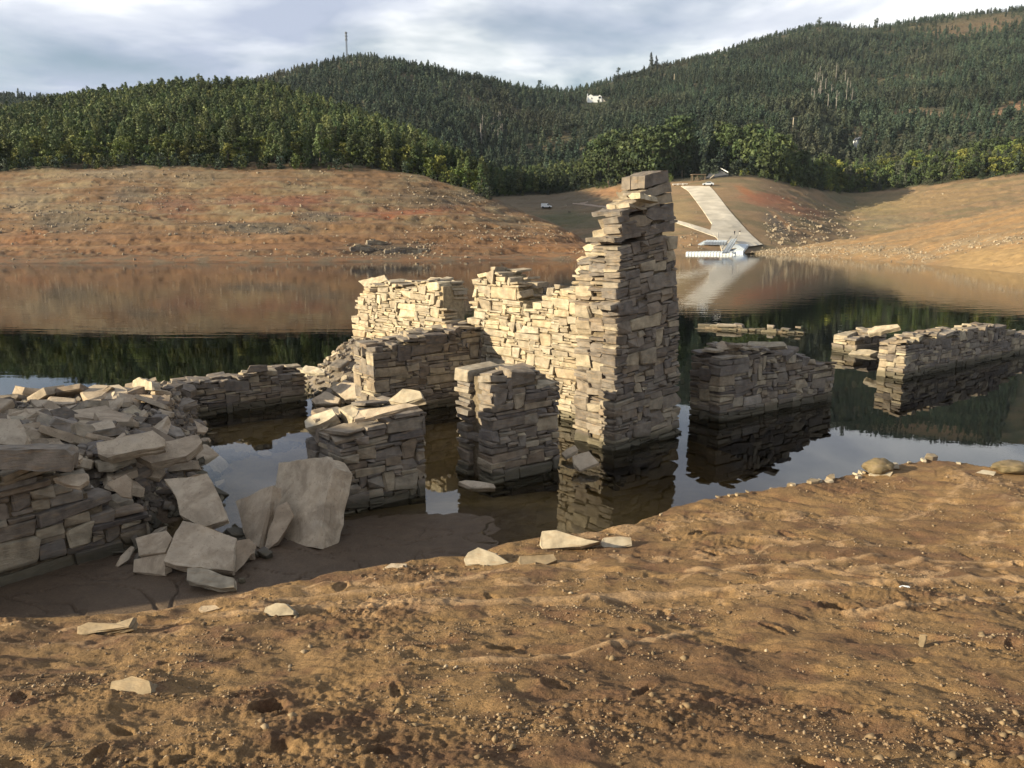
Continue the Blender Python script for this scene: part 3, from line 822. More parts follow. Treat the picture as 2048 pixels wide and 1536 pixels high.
# --- the ruined house: tall corner, long side wall with window gap, cross wall
house = tag(empty('ruined_house', (2.2, 15.6, 0)), 'roofless schist house ruin with a tall jagged corner wall standing in the water', 'ruin')
TO = at_z(1228, 901); TE = at_z(1358, 866); TL = (TE - TO).length; TD = (TE - TO).normalized()
pr_t = prof([(1216, 480), (1226, 436), (1240, 424), (1254, 406), (1266, 394), (1278, 376), (1288, 358), (1300, 350), (1334, 345), (1400, 345)], TO, TD)
wA = at_y(945, 800, 18.75); wB = at_y(1130, 838, 16.55); wA.z = wB.z = 0
WD = (wB - wA).normalized(); WN = Vector((WD.y, -WD.x, 0))
WO = at_plane(708, 700, wA, WN); WO.z = 0
# length of the side wall: up to the inner side of the front wall
fin = TO - Vector((TD.y, -TD.x, 0)) * .55
fn = Vector((TD.y, -TD.x, 0))
WL = (fin - WO).dot(fn) / WD.dot(fn)
pr_w = prof([(700, 700), (712, 590), (722, 572), (770, 562), (800, 568), (850, 560), (886, 566), (889, 648), (925, 650), (941, 640), (944, 562), (962, 548), (985, 534), (1000, 536), (1024, 556), (1038, 566), (1046, 600), (1058, 620), (1075, 605), (1098, 578), (1130, 572), (1150, 566), (1153, 552), (1166, 520), (1186, 500), (1205, 485), (1225, 500), (1250, 540), (1290, 580)], WO, WD)
XO = at_z(752, 836); XP = at_z(895, 812)
XD = (XP - XO).normalized()
XL = (wA - XO).dot(WN) / XD.dot(WN) + .1
pr_x = prof([(745, 693), (808, 681), (834, 671), (893, 659), (933, 655), (960, 652)], XO, XD)
def part_wall(pname, O, d, L, T, profile, seed, **kw):
    st, core = masonry(O, d, L, T, profile, seed, **kw)
    core.transform(Matrix.Translation(-house.location))
    return mobj(pname, core, house), st
def jamb_skip(s, j, z, r): return (s < .32 and j == 1 and r.random() < .4)
pt, st_t = part_wall('front_corner_wall', TO, TD, TL, 1.0, pr_t, 101, tilt=.17, ch=.058, skip=jamb_skip, rlim=lambda z: TL - .100 * max(z, 0), tdrop=1.0)
pw_, st_w = part_wall('side_wall', WO, WD, WL, .80, pr_w, 102, nl=2, ch=.056, rough=1.25)
px_, st_x = part_wall('cross_wall', XO, XD, XL, .84, pr_x, 103, nl=3, ch=.056)
def face_stone(pts, parent, O, d, thick, seed, out=.03):
    dn = Vector((d[0], d[1], 0)).normalized(); n = Vector((dn.y, -dn.x, 0))
    o = slab('stone', pts, thick, None, M_STONE, O + n * out, n, chip=.010, seed=seed, cat=None)
    o.parent = parent; o.location = o.location - house.location
    return o
FACE = [([(1289, 352), (1306, 347), (1336, 340), (1338, 362), (1301, 374), (1289, 378)], .55), ([(1282, 384), (1300, 376), (1341, 364), (1343, 383), (1289, 400)], .6), ([(1261, 408), (1288, 400), (1343, 385), (1346, 404), (1279, 418), (1263, 418)], .6),
        ([(1240, 423), (1290, 410), (1291, 416), (1242, 431)], .7), ([(1292, 420), (1347, 406), (1349, 436), (1306, 440), (1292, 432)], .4), ([(1239, 440), (1286, 429), (1306, 441), (1298, 450), (1246, 457)], .55), ([(1290, 455), (1349, 441), (1350, 461), (1294, 472)], .4),
        ([(1227, 476), (1281, 463), (1284, 472), (1229, 485)], .7), ([(1294, 557), (1352, 539), (1354, 570), (1301, 581)], .4), ([(1219, 612), (1271, 595), (1272, 610), (1221, 621)], .5)]
def in_face(st):
    u, v = to_px(st[0])
    for pts, _t in FACE:
        xs = [p_[0] for p_ in pts]; ys_ = [p_[1] for p_ in pts]
        if min(xs) + 6 < u < max(xs) - 4 and min(ys_) + 4 < v < max(ys_) - 4: return True
    return False
st_t = [q for q in st_t if not in_face(q) or q[3] < 1]
for k, (pts, th) in enumerate(FACE): face_stone(pts, pt, TO, TD, th, 700 + k)
for k, (cx, cy, wd, hg) in enumerate([(1268, 392, 24, 14), (1246, 412, 26, 10), (1226, 440, 30, 14), (1212, 462, 26, 12), (1196, 476, 24, 12), (1180, 496, 30, 12), (1166, 520, 26, 12), (1206, 492, 34, 10), (1160, 542, 24, 12)]):
    r = random.Random(k); a = at_y(cx, cy, 14.45 + .012 * (1228 - cx))
    o = slab('stone', [(cx - wd / 2, cy - hg * .1), (cx - wd * .2, cy - hg / 2), (cx + wd / 2, cy - hg * .6), (cx + wd * .55, cy + hg * .3), (cx - wd * .3, cy + hg / 2)], .5, None, M_STONE_SUN, a, (-.74, -.66, .12), chip=.012, seed=740 + k, cat=None)
    o.parent = pt; o.location = o.location - house.location
rest = []
rest += place_stones(st_t, pt, 1, 130); rest_w = place_stones(st_w, pw_, 2, 110, M_STONE_SUN); rest += place_stones(st_x, px_, 3, 60)
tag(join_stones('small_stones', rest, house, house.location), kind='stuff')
tag(join_stones('sun_toned_stones', rest_w, house, house.location, M_STONE_SUN), kind='stuff')  # rest of the side wall, in the sun-brightened tone
pw_.data.materials.clear(); pw_.data.materials.append(M_MORTAR_SUN)

# --- piers and free-standing walls
PO = at_z(985, 967); PE = at_z(1113, 937)
def pier_skip(s, j, z, r): return s < .30 and j == 1 and (z < 1.55 or r.random() < .6)
wall_thing('stone_pier', 'square dry stone pier with a vertical cleft beside the tall corner wall', 'pier', PO, PE - PO, (PE - PO).length, .98,
           prof([(975, 748), (1012, 746), (1087, 733), (1090, 755), (1113, 757)], PO, PE - PO), 201, ch=.058, skip=pier_skip, tilt=.03)
QO = at_z(692, 1027); QE = QO + U * 1.33
wall_thing('stone_pier', 'broken stone pier behind the big tilted slab, loose slabs on top', 'pier', QO, QE - QO, (QE - QO).length, 1.2,
           prof([(640, 880), (692, 868), (720, 852), (760, 838), (800, 824), (852, 815)], QO, QE - QO), 202, ch=.06, tilt=.05)
BO = at_z(1437, 843); BE = at_z(1662, 798)
wall_thing('wall_fragment', 'isolated dark stone wall block standing in the water right of the tall corner', 'wall', BO, BE - BO, (BE - BO).length, .84,
           prof([(1437, 716), (1462, 704), (1478, 692), (1540, 700), (1600, 706), (1630, 712), (1638, 728), (1664, 728)], BO, BE - BO), 203, ch=.058)
RO = at_z(1805, 758); RE = at_z(2048, 706); RE2 = RO + (RE - RO) * 1.35
wall_thing('wall_fragment', 'long low stone wall running out of the lake at the right edge', 'wall', RO, RE2 - RO, (RE2 - RO).length, .72,
           prof([(1800, 694), (1828, 674), (1900, 662), (1960, 656), (2008, 650), (2048, 664), (2200, 676)], RO, RE2 - RO), 204, ch=.07)
KO = at_z(1708, 708); KE = at_z(1768, 699)
wall_thing('wall_fragment', 'short lit stump of wall left of the near end of the right wall', 'wall', KO, KE - KO, (KE - KO).length, .8,
           prof([(1700, 684), (1714, 674), (1734, 670), (1740, 660), (1768, 656), (1800, 656)], KO, KE - KO), 208, ch=.085, nl=2, rough=1.6)
LO = at_z(372, 837); LE = at_z(612, 801)
wall_thing('low_wall', 'low dark stone wall between the rubble heap and the pool', 'wall', LO, LE - LO, (LE - LO).length, .7,
           prof([(365, 768), (430, 761), (490, 750), (560, 740), (606, 737)], LO, LE - LO), 205, ch=.05)
NO = at_z(-150, 1207, .05); NE = at_z(300, 1084, .05)
wall_thing('low_wall', 'stepped wall of big dark blocks in the left foreground', 'wall', NO, NE - NO, (NE - NO).length, .8,
           prof([(-160, 905), (0, 940), (118, 945), (122, 955), (172, 962), (178, 990), (214, 1000), (220, 1012), (270, 1012), (295, 1030), (304, 1080)], NO, NE - NO), 206, ch=.068, zb=-.25, tilt=.07, rough=2.6)
SO_ = at_z(1392, 657); SE = at_z(1606, 668)
wall_thing('submerged_wall', 'pale line of stones just breaking the surface of the lake', 'wall', SO_, SE - SO_, (SE - SO_).length, .5,
           prof([(1385, 651), (1420, 648), (1470, 651), (1540, 656), (1590, 659), (1606, 663)], SO_, SE - SO_), 207, ch=.085, zb=-.25, nl=2, rough=3.2)

mud = .06
slab('stone_slab', [(558, 924), (654, 912), (668, 934), (634, 1097), (534, 1082)], .34, 'largest pale slab leaning upright against the left pier', M_SLAB, at_z(634, 1098, .10), (-.62, -.62, .48), seed=1, chip=.007)
slab('stone_slab', [(470, 1002), (547, 970), (519, 1095), (492, 1078)], .15, 'narrow slab standing on edge left of the largest slab', M_SLAB, at_z(519, 1096, .08), (-.58, -.60, .55), seed=2)
slab('stone_slab', [(552, 1012), (574, 1004), (586, 1030), (556, 1083), (526, 1106)], .16, 'short thick slab wedged between the two upright slabs', M_SLAB, at_z(526, 1106, .05), (.25, -.78, .58), seed=3)
slab('stone_slab', [(328, 958), (415, 946), (440, 1000), (456, 1040), (404, 1056), (362, 1030), (352, 995)], .12, 'broad smooth slab tilted towards us at the edge of the pool', M_SLAB, at_z(404, 1056, .42), (.06, -.66, .75), seed=4)
slab('stone_slab', [(366, 1040), (400, 1048), (472, 1076), (464, 1143), (400, 1139), (326, 1122), (342, 1085)], .13, 'broad sunk slab lying below the smooth tilted slab', M_SLAB, at_z(400, 1141, .20), (.05, -.60, .80), seed=5)
slab('stone_slab', [(190, 886), (305, 860), (330, 878), (328, 890), (215, 915), (196, 910)], .16, 'long squared stone beam on the rubble heap', M_SLAB, at_z(215, 916, 1.05), (.12, -.62, .78), seed=6)
slab('stone_slab', [(266, 906), (300, 892), (395, 868), (404, 884), (372, 912), (300, 926)], .14, 'layered flat slab beside the squared stone beam', M_SLAB, at_z(300, 928, .86), (.1, -.45, .88), seed=7)
slab('stone_slab', [(0, 900), (130, 900), (146, 912), (142, 944), (10, 940), (-60, 938), (-60, 900)], .42, 'big squared block capping the stepped wall at the left edge', M_STONE, at_z(20, 944, 1.42), (.35, -.93, .1), seed=8)
slab('stone_slab', [(374, 1137), (400, 1134), (468, 1156), (470, 1176), (440, 1178), (372, 1160)], .10, 'yellowish flat stone lying on the mud under the sunk slab', M_PALE, at_z(430, 1178, .14), (0, -.55, .83), seed=9, cat='stone')
slab('stone_slab', [(268, 1118), (332, 1108), (330, 1150), (300, 1146), (266, 1144)], .12, 'small slab half sunk in mud left of the sunk slab', M_SLAB, at_z(300, 1148, .12), (-.1, -.7, .7), seed=10, cat='stone')
slab('stone_slab', [(272, 1076), (330, 1062), (346, 1075), (330, 1104), (276, 1112)], .12, 'small slab above the half sunk one at the wall foot', M_SLAB, at_z(276, 1113, .28), (-.1, -.62, .78), seed=11, cat='stone')
slab('stone_slab', [(468, 1082), (500, 1076), (512, 1092), (490, 1128), (466, 1150)], .12, 'slab on edge between the sunk slab and the narrow slab', M_SLAB, at_z(468, 1150, .08), (.55, -.70, .45), seed=12, cat='stone')
slab('stone_slab', [(232, 1128), (262, 1092), (270, 1096), (258, 1118), (236, 1134)], .08, 'thin sliver of stone leaning at the wall foot', M_SLAB, at_z(236, 1134, .10), (.5, -.6, .6), seed=13, cat='stone')
slab('stone_slab', [(0, 836), (40, 840), (55, 878), (48, 890), (8, 888), (-30, 880), (-30, 838)], .22, 'thick grey block at the left edge above the capping block', M_SLAB, at_z(8, 889, 1.35), (.1, -.6, .8), seed=14, cat='stone')
slab('stone_slab', [(274, 838), (300, 824), (345, 832), (352, 842), (322, 862), (272, 850)], .10, 'cracked flat slab at the inner end of the pool', M_SLAB, at_z(322, 863, .32), (.15, -.55, .82), seed=15, cat='stone')
slab('stone_slab', [(214, 968), (250, 950), (264, 960), (262, 996), (244, 994)], .06, 'pointed dark slab standing in the rubble', M_SLAB, at_z(246, 996, .75), (.2, -.85, .5), seed=16, cat='stone')
slab('stone_slab', [(106, 958), (174, 946), (176, 960), (158, 974)], .07, 'triangular slab resting on the steps of the near wall', M_SLAB, at_z(158, 975, 1.18), (.1, -.6, .8), seed=17, cat='stone')
slab('stone_slab', [(70, 890), (120, 882), (166, 912), (158, 920), (96, 902)], .10, 'sloping slab behind the capping block', M_SLAB, at_z(150, 918, 1.25), (.3, -.5, .8), seed=18, cat='stone')
slab('stone_slab', [(100, 820), (130, 814), (176, 838), (182, 858), (150, 852), (112, 838)], .18, 'dark rugged block in the middle of the rubble heap', M_STONE, at_z(150, 853, .95), (.2, -.8, .5), seed=19, cat='stone')
slab('stone_slab', [(266, 762), (274, 755), (304, 764), (306, 780), (284, 780), (264, 774)], .16, 'sunlit yellow block on the crest of the rubble heap', M_PALE, at_y(284, 780, 14.9), (-.7, -.6, .3), seed=20, cat='stone')
slab('stone_slab', [(776, 800), (806, 778), (840, 782), (846, 796), (806, 806)], .14, 'pale slab lying on top of the broken left pier', M_PALE, at_y(806, 807, 11.6), (-.35, -.55, .75), seed=21, cat='stone')
slab('stone_slab', [(607, 842), (624, 830), (664, 818), (672, 830), (640, 848), (612, 856)], .18, 'thick layered block on the left corner of the broken pier', M_PALE, at_y(612, 856, 11.3), (-.3, -.5, .8), seed=22, cat='stone')
slab('stone_slab', [(708, 838), (716, 822), (812, 806), (836, 810), (786, 822)], .07, 'flat slab on the front edge of the broken pier', M_SLAB, at_y(740, 834, 11.0), (-.1, -.4, .9), seed=23, cat='stone')
slab('stone_slab', [(660, 776), (690, 760), (716, 766), (714, 796), (690, 798)], .25, 'large grey boulder below the rubble slope', M_SLAB, at_z(690, 800, .12), (-.2, -.6, .7), seed=24, cat='stone')
slab('stone_slab', [(622, 800), (650, 782), (680, 796), (676, 806), (630, 808)], .2, 'rounded grey boulder at the foot of the rubble slope', M_SLAB, at_z(640, 808, .04), (0, -.6, .75), seed=25, cat='stone')
slab('stone_slab', [(600, 740), (612, 730), (650, 738), (648, 746), (616, 746)], .08, 'flat slab on the end of the low dark wall', M_PALE, at_y(616, 746, 18.2), (-.2, -.4, .9), seed=26, cat='stone')
slab('stone_slab', [(494, 744), (500, 732), (534, 730), (536, 742)], .2, 'brown block standing on the low dark wall', M_STONE, at_y(515, 744, 17.6), (.4, -.88, .2), seed=27, cat='stone')
slab('stone_slab', [(716, 562), (768, 550), (776, 560), (730, 574)], .12, 'flat pale slab on the left end of the long wall', M_PALE, at_y(730, 574, 22.3), (-.55, -.6, .6), seed=28, cat='stone')
slab('stone_slab', [(850, 562), (862, 554), (900, 556), (916, 566), (886, 572)], .12, 'pale flat slab beside the window gap of the long wall', M_PALE, at_y(880, 572, 20.4), (-.4, -.5, .75), seed=29, cat='stone')
slab('stone_slab', [(1144, 912), (1178, 903), (1198, 926), (1160, 940), (1148, 930)], .07, 'pale slab lying at the foot of the tall corner wall', M_SLAB, at_z(1160, 941, .06), (0, -.5, .87), seed=30, cat='stone')
slab('stone_slab', [(1122, 905), (1150, 890), (1156, 900), (1130, 914)], .07, 'small slab leaning beside the pale slab at the corner wall', M_SLAB, at_z(1130, 915, .06), (-.2, -.5, .8), seed=31, cat='stone')
slab('stone_slab', [(917, 964), (930, 960), (988, 968), (990, 974), (940, 974)], .08, 'plank-like stone in the water in front of the square pier', M_SLAB, at_z(940, 975, .03), (0, -.3, .95), seed=32, cat='stone')
slab('stone_slab', [(1735, 660), (1750, 652), (1795, 648), (1800, 654), (1760, 664), (1738, 668)], .14, 'upper tilted slab at the near end of the right wall', M_PALE, at_y(1760, 664, 25.0), (-.4, -.4, .8), seed=33, cat='stone')
slab('stone_slab', [(1696, 708), (1704, 700), (1730, 698), (1756, 702), (1740, 709)], .2, 'flat stone at the waterline beside the right wall', M_PALE, at_z(1720, 709, .03), (-.2, -.3, .9), seed=35, cat='stone')
slab('stone_slab', [(1430, 690), (1442, 682), (1456, 684), (1478, 690), (1464, 698), (1436, 698)], .12, 'grey stone on the left end of the isolated block', M_SLAB, at_y(1450, 698, 16.9), (-.3, -.5, .8), seed=36, cat='stone')
slab('stone_slab', [(1490, 692), (1498, 682), (1540, 684), (1568, 683), (1570, 692), (1520, 696)], .14, 'pale sunlit stones on the crest of the isolated block', M_PALE, at_y(1520, 697, 17.7), (-.6, -.5, .6), seed=37, cat='stone')
M_MUDDY = stone_material('muddy_stone', [(0, (.24, .18, .11)), (1, (.31, .24, .15))], wet=False, bump_d=.012)
# weathered stones half buried along the edge of the bank
def bank_stone(pts, thick, label, z, nrm, seed, mat=M_PALE, name='half_buried_stone'):
    lo = max(pts, key=lambda q: q[1])
    return slab(name, pts, thick, label, mat, at_z(lo[0], lo[1], z), nrm, chip=.008, seed=seed, cat='stone')
def bz(px, py):            # height of the bank under a pixel
    z = .4
    for _ in range(12):
        q = at_z(px, py, z); z = .5 * z + .5 * gh(q.x, q.y)
    return z
bank_stone([(928, 1118), (935, 1104), (958, 1095), (990, 1106), (1018, 1126), (980, 1131), (930, 1130)], .16, 'pale wedge-shaped stone on the bank edge in the middle', bz(930, 1131) - .02, (-.15, -.75, .6), 40)
bank_stone([(1036, 1120), (1040, 1112), (1108, 1107), (1114, 1120), (1090, 1130), (1040, 1130)], .10, 'flat muddy stone right of the pale wedge-shaped stone', bz(1040, 1131) - .02, (0, -.6, .8), 41, M_MUDDY)
bank_stone([(1080, 1090), (1084, 1064), (1110, 1058), (1150, 1072), (1200, 1084), (1160, 1094), (1086, 1098)], .18, 'long pale stone with rounded head on the bank edge', bz(1086, 1099) - .02, (-.2, -.75, .55), 42)
bank_stone([(1200, 1090), (1206, 1076), (1240, 1072), (1262, 1076), (1264, 1090), (1212, 1096)], .12, 'small squared pale stone beside the long pale stone', bz(1212, 1097) - .02, (0, -.6, .75), 43)
bank_stone([(522, 1232), (530, 1214), (552, 1205), (572, 1206), (588, 1222), (588, 1230), (556, 1232)], .12, 'bright white stone alone on the left of the bank', bz(556, 1233) - .02, (-.2, -.7, .65), 44)
bank_stone([(154, 1272), (158, 1254), (176, 1246), (230, 1246), (268, 1236), (260, 1252), (186, 1264)], .10, 'muddy oblong stone sunk in the bank at the far left', bz(160, 1273) - .03, (-.2, -.5, .8), 45, M_MUDDY)
bank_stone([(216, 1390), (224, 1364), (262, 1354), (296, 1362), (300, 1380), (262, 1396)], .12, 'earth-covered lump of stone low on the left of the bank', bz(240, 1394) - .04, (-.2, -.6, .75), 46, M_MUDDY)
bank_stone([(1740, 946), (1756, 938), (1786, 944), (1778, 956), (1756, 956)], .07, 'small white stone under the round boulder', bz(1756, 957) - .01, (-.1, -.6, .75), 47)
bank_stone([(1952, 946), (1966, 940), (1992, 944), (1986, 950)], .07, 'small pale stone at the water edge far right', bz(1970, 951) - .01, (0, -.5, .8), 48)
bank_stone([(1838, 1290), (1842, 1270), (1850, 1270), (1852, 1282), (1846, 1296)], .04, 'little grey stone standing upright on the right of the bank', bz(1845, 1297) - .01, (-.3, -.85, .3), 49, M_MUDDY)
bank_stone([(1800, 1174), (1806, 1170), (1818, 1172), (1816, 1178), (1806, 1178)], .015, 'tiny white scrap lying on the bank', bz(1808, 1179), (0, -.3, .95), 50, M_WHITE)
bank_stone([(770, 1134), (784, 1127), (812, 1128), (812, 1138), (780, 1139)], .08, 'low grey stone at the bank edge over the mud', bz(790, 1139) - .02, (0, -.6, .8), 51, M_SLAB)
bank_stone([(398, 1219), (402, 1212), (430, 1214), (440, 1218), (410, 1224)], .05, 'flat stone at the shadow line on the left', bz(410, 1224) - .01, (0, -.5, .8), 52, M_SLAB)
def boulder(px, py, w_, h_, label, seed, mat):
    r = random.Random(seed)
    b_ = bmesh.new(); bmesh.ops.create_icosphere(b_, subdivisions=4, radius=1)
    for v in b_.verts:
        k = 1 + .26 * float(noise2(np.array(v.co.x * 1.3 + seed), np.array(v.co.y * 1.3 + v.co.z))) + .06 * float(noise2(np.array(v.co.x * 9 + seed), np.array(v.co.y * 9 + v.co.z * 5))) + .08 * float(noise2(np.array(v.co.x * 4 + seed), np.array(v.co.y * 4 + v.co.z * 2)))
        v.co = v.co * k
        v.co.x *= w_ / 2; v.co.y *= w_ * .36; v.co.z *= h_ / 2
    z = bz(px, py); q = at_z(px, py, z)
    me = bpy.data.meshes.new('boulder'); b_.to_mesh(me); b_.free(); me.materials.append(mat)
    me.polygons.foreach_set('use_smooth', np.ones(len(me.polygons), dtype=bool))
    o = mobj('boulder', me, None, (q.x, q.y, z + h_ * .40)); o.rotation_euler.z = .15
    return tag(o, label, 'boulder')
M_MOSSY = stone_material('mossy_boulder', [(0, (.15, .115, .06)), (1, (.18, .138, .072))], wet=False, mott=(.5, 1.35), bump_d=.03, stain=.5)
boulder(1756, 946, .50, .27, 'round brown boulder balanced at the water edge on the right', 61, M_MOSSY)
boulder(2022, 944, .62, .20, 'flat mossy boulder at the right edge of the picture', 62, M_MOSSY)

# ------------------------------------------------------------------ rubble: each bigger stone a thing, the crumbs joined
def shard(r):
    m = r.choice((5, 6, 6, 7)); a0 = r.uniform(0, 6)
    ring = []
    for i in range(m):
        a = a0 + 2 * math.pi * (i + r.uniform(-.28, .28)) / m; q = r.uniform(.75, 1.1)
        ring.append((math.cos(a) * q * .5, math.sin(a) * q * .36))
    V = []
    for f, z in ((.93, .5), (1, .36), (1.02, -.3), (.9, -.5)):
        for x, y in ring: V.append((x * f + r.gauss(0, .015), y * f + r.gauss(0, .015), z + r.gauss(0, .06)))
    Fc = [tuple(range(m))]
    for L_ in range(3):
        for i in range(m): Fc.append((L_ * m + i, (L_ + 1) * m + i, (L_ + 1) * m + (i + 1) % m, L_ * m + (i + 1) % m))
    Fc.append(tuple(range(3 * m, 4 * m))[::-1])
    return np.array(V), Fc
SHARDS = []
_sr = random.Random(8)
for k in range(26):
    V, Fc = shard(_sr); SHARDS.append((mesh_np('rubble_stone', V, Fc, [M_STONE]), V, Fc))
for k in range(8):
    V, Fc = chamfer_box(_sr, .5, .34, .5, .08, .25); SHARDS.append((mesh_np('rubble_stone', V, Fc, [M_STONE]), V, Fc))
def scatter(n_big, n_small, sample, label, group, seed, big=(.22, .60), small=(.06, .18), thick=(.14, .36), embed=.25, slope=.35, inview=True, pale=.25):
    r = random.Random(seed); rest = []; k = 0; tries = 0
    while k < n_big and tries < n_big * 30:
        tries += 1
        x, y = sample(r)
        z = gh(x, y)
        u, v = to_px((x, y, z))
        if inview and not (-40 < u < 2090): continue
        s = r.uniform(*big) * r.uniform(.7, 1.15)
        t = s * r.uniform(*thick)
        me, V, Fc = r.choice(SHARDS)
        e = Euler((r.gauss(0, slope), r.gauss(0, slope), r.uniform(0, 6.28)))
        M = Matrix.LocRotScale(Vector((x, y, z + t * (.5 - embed) + s * .10)), e, (s, s * r.uniform(.8, 1.3), t))
        o = bpy.data.objects.new('rubble_stone', me); o.matrix_world = M; link(o)
        if r.random() < pale: o.material_slots[0].link = 'OBJECT'; o.material_slots[0].material = M_SLAB
        tag(o, label, 'stone', group); k += 1
    for i in range(n_small):
        x, y = sample(r); z = gh(x, y)
        s = r.uniform(*small); t = s * r.uniform(.25, .6); me, V, Fc = r.choice(SHARDS)
        M = Matrix.LocRotScale(Vector((x, y, z + t * .4)), Euler((r.gauss(0, .5), r.gauss(0, .5), r.uniform(0, 6.28))), (s, s, t))
        rest.append((V, Fc, M, r.random()))
    return rest
def in_mound(r):
    while True:
        y = r.uniform(8.6, 17.2); x = r.uniform(-.74 * y, -3.3)
        if float(mound(np.array(x), np.array(y))) > .10: return x, y
def mound_rim(r):
    while True:
        y = r.uniform(8.6, 17.0); x = r.uniform(-8.4, -3.3)
        m = float(mound(np.array(x), np.array(y)))
        if .02 < m < .35 and y > 9.3: return x, y
def in_pile(r):
    while True:
        a = r.uniform(0, 6.28); q = 2.3 * math.sqrt(r.random()); x = PILE.x + .25 + q * math.cos(a); y = PILE.y + 1.35 * q * math.sin(a)
        if y < PILE.y + .6 and float(pile(np.array(x), np.array(y))) > .05: return x, y
def on_pool_rim(r):
    a = at_z(430, 893); b_ = at_z(600, 862); t = r.random(); q = a.lerp(b_, t)
    return q.x + r.gauss(0, .10), q.y + r.gauss(0, .22)
def at_jamb(r):
    return JAMB.x + r.gauss(0, .32), JAMB.y + r.gauss(-.05, .25)
rest = scatter(190, 3400, in_mound, 'grey schist stone lying loose in the rubble heap on the left', 'loose stones of the left rubble heap', 301, big=(.30, .78), small=(.06, .20), thick=(.12, .28), pale=.5, slope=.28)
rest += scatter(22, 300, mound_rim, 'grey schist stone at the pool edge of the left rubble heap', 'loose stones along the pool edge', 302, big=(.16, .35))
tag(join_stones('rubble', rest, None, (0, 0, 0)), 'small broken stones filling the left rubble heap', 'rubble', kind='stuff')
rest = scatter(42, 480, in_pile, 'sunlit broken stone on the slope below the long wall', 'stones fallen from the long wall', 303, big=(.20, .46), small=(.07, .2))
tag(join_stones('rubble', rest, None, (0, 0, 0)), 'small broken stones on the slope below the long wall', 'rubble', kind='stuff')
rest = scatter(14, 60, on_pool_rim, 'low stone in the row that closes the pool', 'row of stones across the pool', 304, big=(.16, .36), embed=-.5)
rest += scatter(14, 90, at_jamb, 'broken stone in the shallow water at the tall corner wall', 'stones at the foot of the tall corner', 305, big=(.14, .3), embed=-.2)
tag(join_stones('rubble', rest, None, (0, 0, 0)), 'small broken stones in the shallow pool', 'rubble', kind='stuff')
def slab_foot(r):
    q = at_z(r.choice((300, 420, 450, 480, 500, 350)) + r.gauss(0, 26), r.gauss(1085, 28), .12); return q.x, q.y
rest = scatter(18, 90, slab_foot, 'broken stone lying among the big slabs', 'stones among the big slabs', 306, big=(.18, .42), embed=.1, slope=.5)
tag(join_stones('rubble', rest, None, (0, 0, 0)), 'small broken stones among the big slabs', 'rubble', kind='stuff')
# pale stones showing along the edge of the bank
def on_crest(r):
    i = r.uniform(8.5, 16.5); k = int(i); q = CW[k].lerp(CW[k + 1], i - k)
    return q.x + r.gauss(0, .03), q.y - .02 + r.gauss(0, .05)
r = random.Random(310)
for k in range(26):
    x, y = on_crest(r); z = gh(x, y); s = r.choice((.07, .09, .12, .16, .3))
    me, V, Fc = r.choice(SHARDS[:26]); m2 = me.copy(); m2.materials.clear(); m2.materials.append(M_MUDDY if r.random() < .6 else M_PALE)
    o = bpy.data.objects.new('edge_stone', m2); o.matrix_world = Matrix.LocRotScale(Vector((x, y, z + .005)), Euler((r.gauss(0, .12), r.gauss(0, .12), r.uniform(0, 6.28))), (s, s * .8, s * .28)); link(o)
    tag(o, 'small pale stone set in the edge of the bank above the water', 'stone', 'pale stones along the bank edge')
M_BANKCLOD = stone_material('earth_clod', [(0, (.15, .105, .062)), (1, (.215, .155, .088))], wet=False, bump_d=.01)
# gravel and clods on the bank
OCT_V = np.array([(1, 0, 0), (-1, 0, 0), (0, 1, 0), (0, -1, 0), (0, 0, 1), (0, 0, -1)], float); OCT_F = np.array([(0, 2, 4), (2, 1, 4), (1, 3, 4), (3, 0, 4), (2, 0, 5), (1, 2, 5), (3, 1, 5), (0, 3, 5)])
def pebbles(name, xy, size, seed, mat, label, sink=.15):
    r = np.random.RandomState(seed); n = len(xy)
    z = ground_h(xy[:, 0], xy[:, 1])
    v = OCT_V[None] * r.uniform(.55, 1.25, (n, 6, 1)) + r.normal(0, .16, (n, 6, 3))
    v = v * np.array([1, 1, .7]) * (size * .5)[:, None, None]
    a = r.rand(n) * 6.28; c_, s_ = np.cos(a), np.sin(a)
    x = v[..., 0] * c_[:, None] - v[..., 1] * s_[:, None]; y = v[..., 0] * s_[:, None] + v[..., 1] * c_[:, None]
    V = np.stack([x + xy[:, 0:1], y + xy[:, 1:2], v[..., 2] + (z + size * (.35 - sink))[:, None]], -1).reshape(-1, 3)
    Fc = (OCT_F[None] + (np.arange(n) * 6)[:, None, None]).reshape(-1, 3)
    return tag(mobj(name, mesh_np(name, V, Fc, [mat], False, {'tone': np.repeat(r.rand(n), 6)})), label, 'gravel', kind='stuff')
rr = np.random.RandomState(320)
n = 62000
y = 1.9 * (6.2 ** rr.rand(n)); x = rr.uniform(-.8, .8, n) * y
w_ = np.clip(.18 + 1.5 * (noise2(x * .9, y * 1.3, 9) + .35 * noise2(x * 3.1, y * 3.9, 15)), .02, 1) * (y < np.interp(x, c_x, c_y) - .06)
k = rr.rand(n) < w_
xy = np.stack([x, y], 1)[k]
size = rr.choice([.006, .008, .010, .013, .017, .024], len(xy), p=[.25, .25, .2, .15, .1, .05]) * rr.uniform(.7, 1.3, len(xy)) * (.8 + .11 * xy[:, 1])
M_GRAVEL = stone_material('gravel_stone', [(0, (.13, .088, .056)), (.4, (.205, .142, .088)), (.75, (.26, .185, .11)), (.96, (.30, .22, .135)), (1, (.42, .34, .24))], wet=False, bump_d=.004)
pebbles('gravel', xy, size, 321, M_GRAVEL, 'brown gravel and crumbs of earth scattered over the bank')
n = 1500
y = 1.9 * (5.6 ** rr.rand(n)); x = rr.uniform(-.8, .8, n) * y
